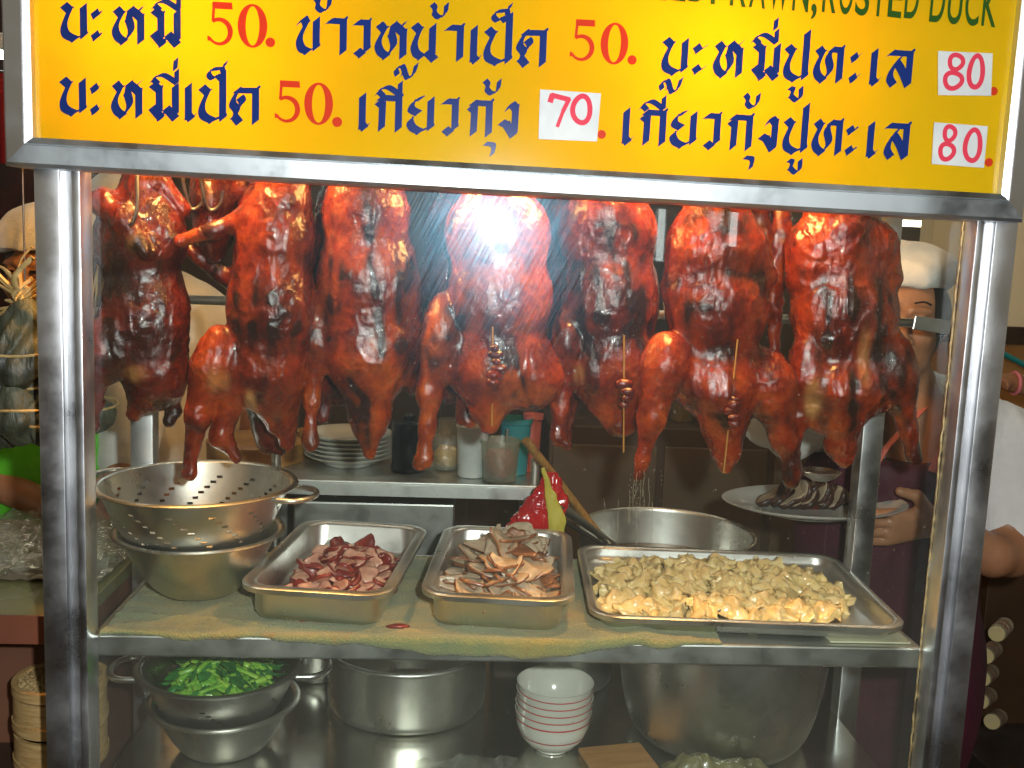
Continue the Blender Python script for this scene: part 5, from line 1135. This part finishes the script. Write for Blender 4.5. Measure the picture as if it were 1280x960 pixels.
shell('apron', gp, O, MT['greenc'], Pw(-90, 960, YG)-[.05, .16, .3], Pw(200, 470, YG)+[.05, .2, .05], .008, apr, .008, 18)
def hair(S):
    S.ell(HP(0, -.014, .018), (.088, .098, .092), .01, rot=(0, 0, hrz)); S.ell(HP(0, .085, -.045), (.062, .070, .082), .006, True, rot=(0, 0, hrz))
shell('hair', gp, O, MT['hair'], hc-[.15, .15, .12], hc+[.15, .15, .14], .005, hair, .003)
def cap(S): S.ell(HP(0, -.018, .058), (.112, .118, .082), .01, rot=(0, 0, hrz)); S.cut(2, float(HP(0, 0, .048)[2]), False)
shell('cap', gp, O, MT['white_cloth'], hc-[.17, .17, .02], hc+[.17, .17, .20], .005, cap, .006, 2)
for q in (-1, 1): MB().tube([HP(q*.018, .092, .010)-O, HP(q*.044, .082, .009)-O], .003, 6).build('eye', MT['eye'], gp, True)
# --- third worker in white, mostly behind the first two ducks
YW = 1.06
wp = thing('person', 'worker all in white standing behind the first and second roast ducks', 'person', tuple(Pw(225, 960, YW)*[1, 1, 0]), 0); O = np.array(wp.location)
hc = Pw(168, 292, YW-.02); hf, HP, hrz = head_fn(hc, (.2, -1, 0))
def body(S):
    hf(S); S.cone(hc+[0, .02, -.07], .050, Pw(190, 400, YW+.03), .06, .02)
    S.path([Pw(112, 470, YW), Pw(118, 570, YW-.04), Pw(190, 610, YW-.15)], [.045, .038, .027], .012); hand_fn(S, Pw(190, 610, YW-.15), np.array([1, -.2, 0]), np.array([0, -.2, .9]), np.array([.1, -1, 0]), curl=.4)
    S.path([Pw(318, 470, YW), Pw(322, 560, YW-.04), Pw(290, 600, YW-.15)], [.045, .038, .027], .012); hand_fn(S, Pw(290, 600, YW-.15), np.array([-1, -.2, 0]), np.array([0, -.2, .9]), np.array([-.1, -1, 0]), curl=.4)
shell('body', wp, O, MT['skin'], Pw(80, 690, YW)-[.02, .27, .0], Pw(370, 220, YW)+[.02, .15, .02], .0065, body)
def shirt(S):
    S.ell(Pw(222, 520, YW+.05), (.23, .13, .33), .05); S.ell(Pw(225, 800, YW+.06), (.20, .14, .45), .05)
    S.path([Pw(130, 415, YW+.02), Pw(180, 395, YW+.05), Pw(240, 395, YW+.05), Pw(308, 420, YW+.02)], [.058]*4, .03)
    S.cone(Pw(125, 425, YW+.02), .060, Pw(112, 520, YW), .06, .03); S.cone(Pw(310, 425, YW+.01), .060, Pw(322, 520, YW), .06, .03)
shell('shirt', wp, O, MT['white_cloth'], Pw(60, 960, YW)-[.05, .14, .4], Pw(390, 350, YW)+[.05, .2, .05], .009, shirt, .014, 23)
def cap(S): S.ell(HP(0, -.01, .058), (.106, .118, .088), .01, rot=(0, 0, hrz)); S.cut(2, float(HP(0, 0, .040)[2]), False)
shell('cap', wp, O, MT['white_cloth'], hc-[.17, .17, .02], hc+[.17, .17, .20], .006, cap, .006, 4)
shell('hair', wp, O, MT['hair'], hc-[.15, .15, .12], hc+[.15, .15, .14], .006, hair if False else (lambda S: (S.ell(HP(0, -.014, .018), (.086, .096, .090), .01, rot=(0, 0, hrz)), S.ell(HP(0, .085, -.045), (.062, .070, .082), .006, True, rot=(0, 0, hrz)))), .003)
# --- arm of a fourth person at the right edge
YR = 1.35
rp = thing('person', 'person at the right edge reaching in with a pink band on the wrist', 'person', tuple(Pw(1420, 960, YR)*[1, 1, 0]), 0); O = np.array(rp.location)
hc = Pw(1425, 330, YR); hf, HP, hrz = head_fn(hc, (-1, -.2, 0))
def body(S):
    hf(S); S.cone(hc+[.02, .0, -.07], .050, Pw(1430, 440, YR), .06, .02)
    S.path([Pw(1400, 480, YR-.05), Pw(1335, 492, YR-.09), Pw(1262, 478, YR-.12)], [.042, .036, .025], .012); hand_fn(S, Pw(1262, 478, YR-.12), np.array([-1, -.1, .22]), np.array([0, -.3, .9]), np.array([0, -1, -.2]), curl=.25)
    S.ell(Pw(1440, 620, YR+.04), (.19, .12, .30), .05)
shell('body', rp, O, MT['skin'], Pw(1190, 760, YR)-[.02, .30, .0], Pw(1560, 250, YR)+[.02, .17, .02], .0065, body)
def shirt(S):
    S.ell(Pw(1440, 640, YR+.04), (.205, .135, .36), .05); S.ell(Pw(1440, 900, YR+.04), (.20, .14, .45), .05); S.path([Pw(1390, 480, YR), Pw(1440, 455, YR+.04), Pw(1500, 480, YR+.04)], [.06]*3, .03); S.cone(Pw(1400, 480, YR-.02), .058, Pw(1362, 490, YR-.07), .056, .02)
shell('shirt', rp, O, simple('grey_shirt', (.2, .2, .22), None, .8), Pw(1300, 960, YR)-[.05, .24, .4], Pw(1600, 400, YR)+[.05, .2, .05], .009, shirt, .01, 33)
shell('hair', rp, O, MT['hair'], hc-[.15, .15, .12], hc+[.15, .15, .14], .006, (lambda S: (S.ell(HP(0, -.014, .022), (.088, .10, .094), .01, rot=(0, 0, hrz)), S.ell(HP(0, .085, -.045), (.066, .070, .085), .006, True, rot=(0, 0, hrz)))), .003)
bn = MB().tube(arc((0, 0, 0), .0285, 0, 2*PI, 20, (0, 1, 0), (0, 0, 1)), .0042, 8, cap=False).build('wrist_band', simple('pink_rubber', (.80, .22, .25), None, .5), rp, True); bn.location = Vector(Pw(1268, 479, YR-.12)-O)
q = Pw(1268, 535, 1.1); pot('steel_pot', 'bright steel pot at the right edge below the reaching arm', (q[0]+.07, 1.1, q[2]-.10), .10, .13, 'steel', lipr=.005)
q2 = thing('side_counter', 'brown side counter behind the cook at the right edge', 'counter', (q[0]+.25, 1.2, 0)); hh = q[2]-.10-.002
MB().box((0, 0, hh-.015), (.62, .34, .03), bev=.003).build('countertop', MT['steel_dark'], q2); MB().box((0, .01, (hh-.031)/2), (.60, .31, hh-.031), bev=.003).build('cabinet_body', simple('brown_laminate', (.07, .035, .015), (.05, .025, .012), .5), q2)
# teal pipe
p1, p2 = Pw(1200, 414, 1.95), Pw(1330, 482, 1.95); r = thing('teal_pole', 'teal green pole slanting across the tan wall at the right edge', 'pole', tuple(p1)); MB().tube([(0, 0, 0), tuple(p2-p1)], .010, 12).build('pole_body', simple('teal_paint', (.02, .25, .27), None, .35), r, True); MB().tube([tuple(-(p2-p1)*.02), (0, 0, 0)], .012, 12).build('end_cap', MT['rail'], r, True)
# stacked paper cups in sleeves, lower right
MT['cupside'] = simple('printed_cup_paper', (.30, .26, .18), (.20, .17, .11), .5, scale=30); MT['cupend'] = simple('cream_cup_end', (.50, .40, .18), None, .6); MT['cupred'] = simple('red_print', (.55, .03, .02), None, .5)
rk = thing('cup_crate', 'dark crate behind the cook under the sleeves of paper cups', 'crate', tuple(Pw(1275, 940, .95)*[1, 1, 0]+[.06, .06, 0])); zc_ = Pw(1260, 900, .95)[2]
MB().box((0, 0, zc_/2-.03), (.42, .40, zc_-.06), bev=.004).build('crate_body', simple('dark_crate2', (.03, .02, .015), None, .6), rk); MB().box((0, -.202, zc_-.10), (.1, .004, .03)).build('grip', MT['rail'], rk)
for k, (u, v, lb) in enumerate(((1246, 792, 'topmost sleeve of paper cups, lying at the lower right'), (1232, 820, 'second sleeve of paper cups from the top at the lower right'), (1228, 848, 'third sleeve of paper cups from the top at the lower right'), (1226, 876, 'fourth sleeve of paper cups from the top at the lower right'), (1240, 902, 'bottom sleeve of paper cups at the lower right'))):
    p = Pw(u, v, .80+.01*k); r = thing('cup_sleeve', lb, 'cups', tuple(p), 0, 'sleeves of paper cups'); a = Vector((.11, .15, -.036-.006*k)); R_ = .0175
    m = MB(); P_ = []; RR = []
    for i in range(9): P_ += [a*(i/9), a*(i/9+.02)]; RR += [R_, R_*1.1]
    m.tube(P_+[a], RR+[R_], 16, cap=False); m.build('cups', MT['cupside'], r, True, 30)
    MB().tube([a*-.02, a*.01], [R_*.98, R_*1.02], 20).build('cup_base', MT['cupend'], r, True, 30)
    for i in (2, 5): MB().tube([a*(.11*i), a*(.11*i+.045)], R_*1.12, 12, cap=False).build('red_print', MT['cupred'], r, True)
# ------------------------------------------------------------ left side
ct = thing('side_counter', 'left side counter with an olive top and red brown front edge', 'counter', (-1.13, .30, 0))
MB().box((0, 0, .918), (1.06, .47, .022), bev=.002).build('countertop', simple('olive_counter_top', (.22, .22, .10), (.16, .15, .06), .25, scale=5, coat=.3), ct)
MB().box((0, -.2375, .910), (1.06, .004, .040)).build('edge_strip', simple('red_brown_edge', (.20, .065, .035), None, .45), ct); MB().box((0, .045, .4525), (1.04, .36, .905), bev=.002).build('cabinet_body', simple('brown_panel', (.17, .075, .04), (.12, .05, .03), .5, scale=6), ct)
MB().box((0, -.17, .685), (1.02, .12, .014)).build('ledge', simple('dark_ledge', (.05, .03, .02), None, .5), ct)
o = crumple('plastic_sheet', -1.22, -.605, .19, .50, .931, .030, MT['plastic'], 14, n=90); tag(o, 'crinkled clear plastic sheet over speckled cloth on the left counter', 'plastic sheet')
o = crumple('speckled_cloth', -1.20, -.612, .20, .485, .9305, .006, simple('speckled_cloth', (.50, .44, .32), (.20, .17, .12), .8, scale=34, lo=.5, hi=.56, detail=1), 4, n=60); tag(o, 'brown and cream speckled cloth under the plastic on the left counter', 'cloth')
# bamboo steamer
p = oy(76, 870, .118); c = (p[0], .118, .693); r = thing('bamboo_steamer', 'stacked round bamboo steamer with woven lid below the left counter', 'steamer', c)
MT['bam'] = simple('bamboo_band', (.50, .34, .15), (.36, .22, .08), .5, scale=40, stretch=(1, 1, 8)); MT['bam2'] = simple('bamboo_weave', (.40, .28, .12), (.26, .17, .07), .6, scale=30)
for k in range(2):
    MB().lathe([(.056, .002+.056*k), (.062, .002+.056*k), (.062, .052+.056*k), (.0565, .052+.056*k)], n=48).build('basket_ring', MT['bam'], r, True, 40); MB().lathe([(.0622, .006+.056*k), (.064, .006+.056*k), (.064, .018+.056*k), (.0622, .018+.056*k)], n=48).build('rim_band', MT['bam'], r, True, 40)
MB().lathe([(.057, .112), (.0635, .112), (.0635, .126), (.0560, .126), (.054, .122)], n=48).build('lid_rim', MT['bam'], r, True, 40)
m = MB()
for i in range(-6, 7):
    h_ = math.sqrt(max(0, .054**2-(i*.0085)**2))
    if h_ > .01:
        m.tube([(i*.0085, -h_+2*h_*j/16, .119+.0028*math.cos(j*PI/1.+i*PI)+.004*(1-(i/6)**2)) for j in range(17)], .0040, 6, flat=.3); m.tube([(-h_+2*h_*j/16, i*.0085, .119-.0028*math.cos(j*PI+i*PI)+.004*(1-(i/6)**2)) for j in range(17)], .0040, 6, flat=.3)
m.build('woven_lid', MT['bam2'], r, True)
# leaf-wrapped bundles hanging on raffia
MT['leafwrap'] = simple('dried_leaf_wrap', (.075, .078, .045), (.016, .019, .013), .6, scale=26, stretch=(1, 1, .3), bst=1., bscale=45, bdist=.008); MT['raffia'] = simple('raffia', (.50, .36, .15), (.30, .20, .07), .6, scale=60)
bl_ = [(28, 432, .045, 42, 'large leaf bundle nearest the raffia knot left of the case'), (-14, 462, .07, 40, 'leaf bundle at the very left edge, middle height'), (60, 480, .085, 40, 'leaf bundle behind the left aluminium post'), (22, 512, .05, 34, 'lower leaf bundle just above the green apron'), (-8, 524, .09, 34, 'lowest leaf bundle at the left edge of the picture'), (84, 420, .11, 38, 'leaf bundle hidden higher behind the left post'), (112, 505, .09, 36, 'leaf bundle seen through the glass beside the first duck foot'), (66, 528, .055, 30, 'small leaf bundle low behind the left post')]
kn = Pw(30, 368, .055)
for k, (u, v, y, rp_, lb) in enumerate(bl_):
    if u > 100: y = .20
    v -= 14; c = Pw(u, v, y); s_ = rp_*.00125; r = thing('leaf_bundle', lb, 'leaf bundle', tuple(c), 0, 'leaf wrapped bundles hanging on raffia'); rnd = random.Random(k)
    S = SDF((-.07, -.07, -.075), (.07, .07, .075), .003); tilt = rnd.uniform(-.5, .5)
    a = np.array([math.sin(tilt)*s_, 0, math.cos(tilt)*s_*1.15]); b_ = -a
    S.cone(a*.4, s_*.42, b_*.55, s_*.72, .012); S.cone(b_*.5+[s_*.5, 0, 0], s_*.35, b_*.6-[s_*.5, 0, 0], s_*.35, .012); S.cone(b_*.5+[0, s_*.4, 0], s_*.3, b_*.6-[0, s_*.45, 0], s_*.32, .012)
    V, Q, N = S.mesh(); rid = 1-np.abs(vnoise((V@np.array(Euler((0, tilt, k)).to_matrix()))*[55, 55, 14]+k))*2.2; V += N*(.0055*vnoise(V*38+k)+.0048*rid)[:, None]
    link('leaf_wrap', npmesh('leaf_wrap', V, Q[:, ::-1]), MT['leafwrap'], r)
    m = MB()
    for q, hh_ in ((0, -.35),):
        cc = -a*hh_*-1; m.tube([Vector((math.cos(t_)*s_*(.86 if q == 0 else .66), math.sin(t_)*s_*(.86 if q == 0 else .66), s_*hh_+.10*s_*math.sin(t_+k))) for t_ in np.linspace(0, 2*PI, 22)], .0019, 6)
    m.build('binding_string', MT['raffia'], r, True)
    kk_ = kn if u < 100 else Pw(122, 330, .20)
    t_ = Vector(kk_-c); m = MB()
    for q in range(2): m.tube(catmull([Vector((0, -.2*s_, s_*.8)), Vector((0, -.2*s_, s_*.8)).lerp(t_, .5)+Vector((rnd.uniform(-.012, .012), -.012, 0)), t_+Vector((.003*q, 0, .01*q))], 5), .0022, 6, flat=.6)
    m.build('hanging_string', MT['raffia'], r, True)
r = thing('raffia_knot', 'knot of pale raffia strands spreading up at the left edge', 'string', tuple(kn)); rnd = random.Random(5)
for k in range(9):
    ex = Pw(rnd.choice([rnd.uniform(-60, 0), rnd.uniform(40, 90)]), rnd.uniform(300, 430), .04+rnd.uniform(-.02, .03))-kn; MB().tube(catmull([Vector((0, 0, -.008)), Vector(ex)*.45+Vector((rnd.uniform(-.015, .015), -.01, rnd.uniform(-.01, .02))), Vector(ex)], 6), [.0045]*6+[.0032]*7, 6, flat=.45).build('strand', MT['raffia'], r, True)
for k in range(3): MB().tube(catmull([Vector((-.03+.01*k, -.004, .012*k-.02)), Vector((0, -.012, .004*k-.012)), Vector((.035, -.004, .010+.012*k))], 6), .0042, 6, flat=.5).build('wrap', MT['raffia'], r, True)
MB().tube([(0, .004, 0), (0, .006, 2.3-kn[2])], .0012, 6).build('suspension_cord', MT['rail'], r, True)
hb = thing('hanging_bar', 'thin bar high at the left carrying the leaf bundles', 'bar', (-.85, .062, 2.3)); MB().tube([(-.4, 0, 0), (.27, 0, 0)], .008, 12).build('bar_body', MT['wire'], hb, True); MB().tube([(-.38, 0, 0), (-.38, 0, .70)], .005, 8).build('drop_rod', MT['wire'], hb, True)
p1 = Pw(-70, 88, 1.8); p2 = Pw(9, 205, 1.8); bn = thing('red_banner', 'dark red cloth banner at the far left edge behind the sign', 'banner', ((p1[0]+p2[0])/2, 1.8, p2[2]))
V = [((p1[0]-p2[0])/2+(p2[0]-p1[0])*i/20, .012*math.sin(i*.9), (p1[2]-p2[2])*j/8) for j in range(9) for i in range(21)]
me = npmesh('banner_cloth', V, [(j*21+i, j*21+i+1, (j+1)*21+i+1, (j+1)*21+i) for j in range(8) for i in range(20)]); o = link('banner_cloth', me, simple('red_cloth', (.30, .01, .015), None, .8), bn); MB().tube([((p1[0]-p2[0])/2, 0, p1[2]-p2[2]), ((p2[0]-p1[0])/2, 0, p1[2]-p2[2])], .008, 8).build('banner_rod', MT['rail'], bn, True)
# dried drips and grease flecks on the glass
st_m = simple('dried_grease', (.40, .37, .26), (.30, .26, .16), .6)
r = thing('dried_drips', 'pale dried drip trails on the glass left of the sixth duck foot', 'grease streak', (float(oy(795, 640, 0)[0]), -.0006, float(oy(795, 640, 0)[2]))); rnd = random.Random(2)
m = MB()
for k in range(26):
    u = rnd.gauss(798, 12); v0 = rnd.uniform(585, 640); v1 = v0+rnd.uniform(15, 70); x = u; P_ = []
    n_ = 7
    for i in range(n_+1):
        v = v0+(v1-v0)*i/n_; q = oy(x, v, 0); P_.append((q[0]-r.location[0], 0, q[2]-r.location[2])); x += rnd.uniform(-1.1, .9)
    if rnd.random() < .6:
        for a_ in P_[::2]: m.tube([Vector(a_), Vector(a_)+Vector((0, 0, -.0012))], rnd.uniform(.0002, .0005), 5)
    else: m.tube(P_, rnd.uniform(.0001, .00022), 4)
m.build('drip', st_m, r, True)
m = MB()
for k in range(240):
    q = oy(rnd.uniform(500, 1160), rnd.uniform(250, 830), 0); rr = abs(rnd.gauss(0, .0003))+.0002
    m.box((q[0]-r.location[0], 0, q[2]-r.location[2]), (rr, .0004, rr*rnd.uniform(.8, 2)))
m.build('fleck', st_m, r)
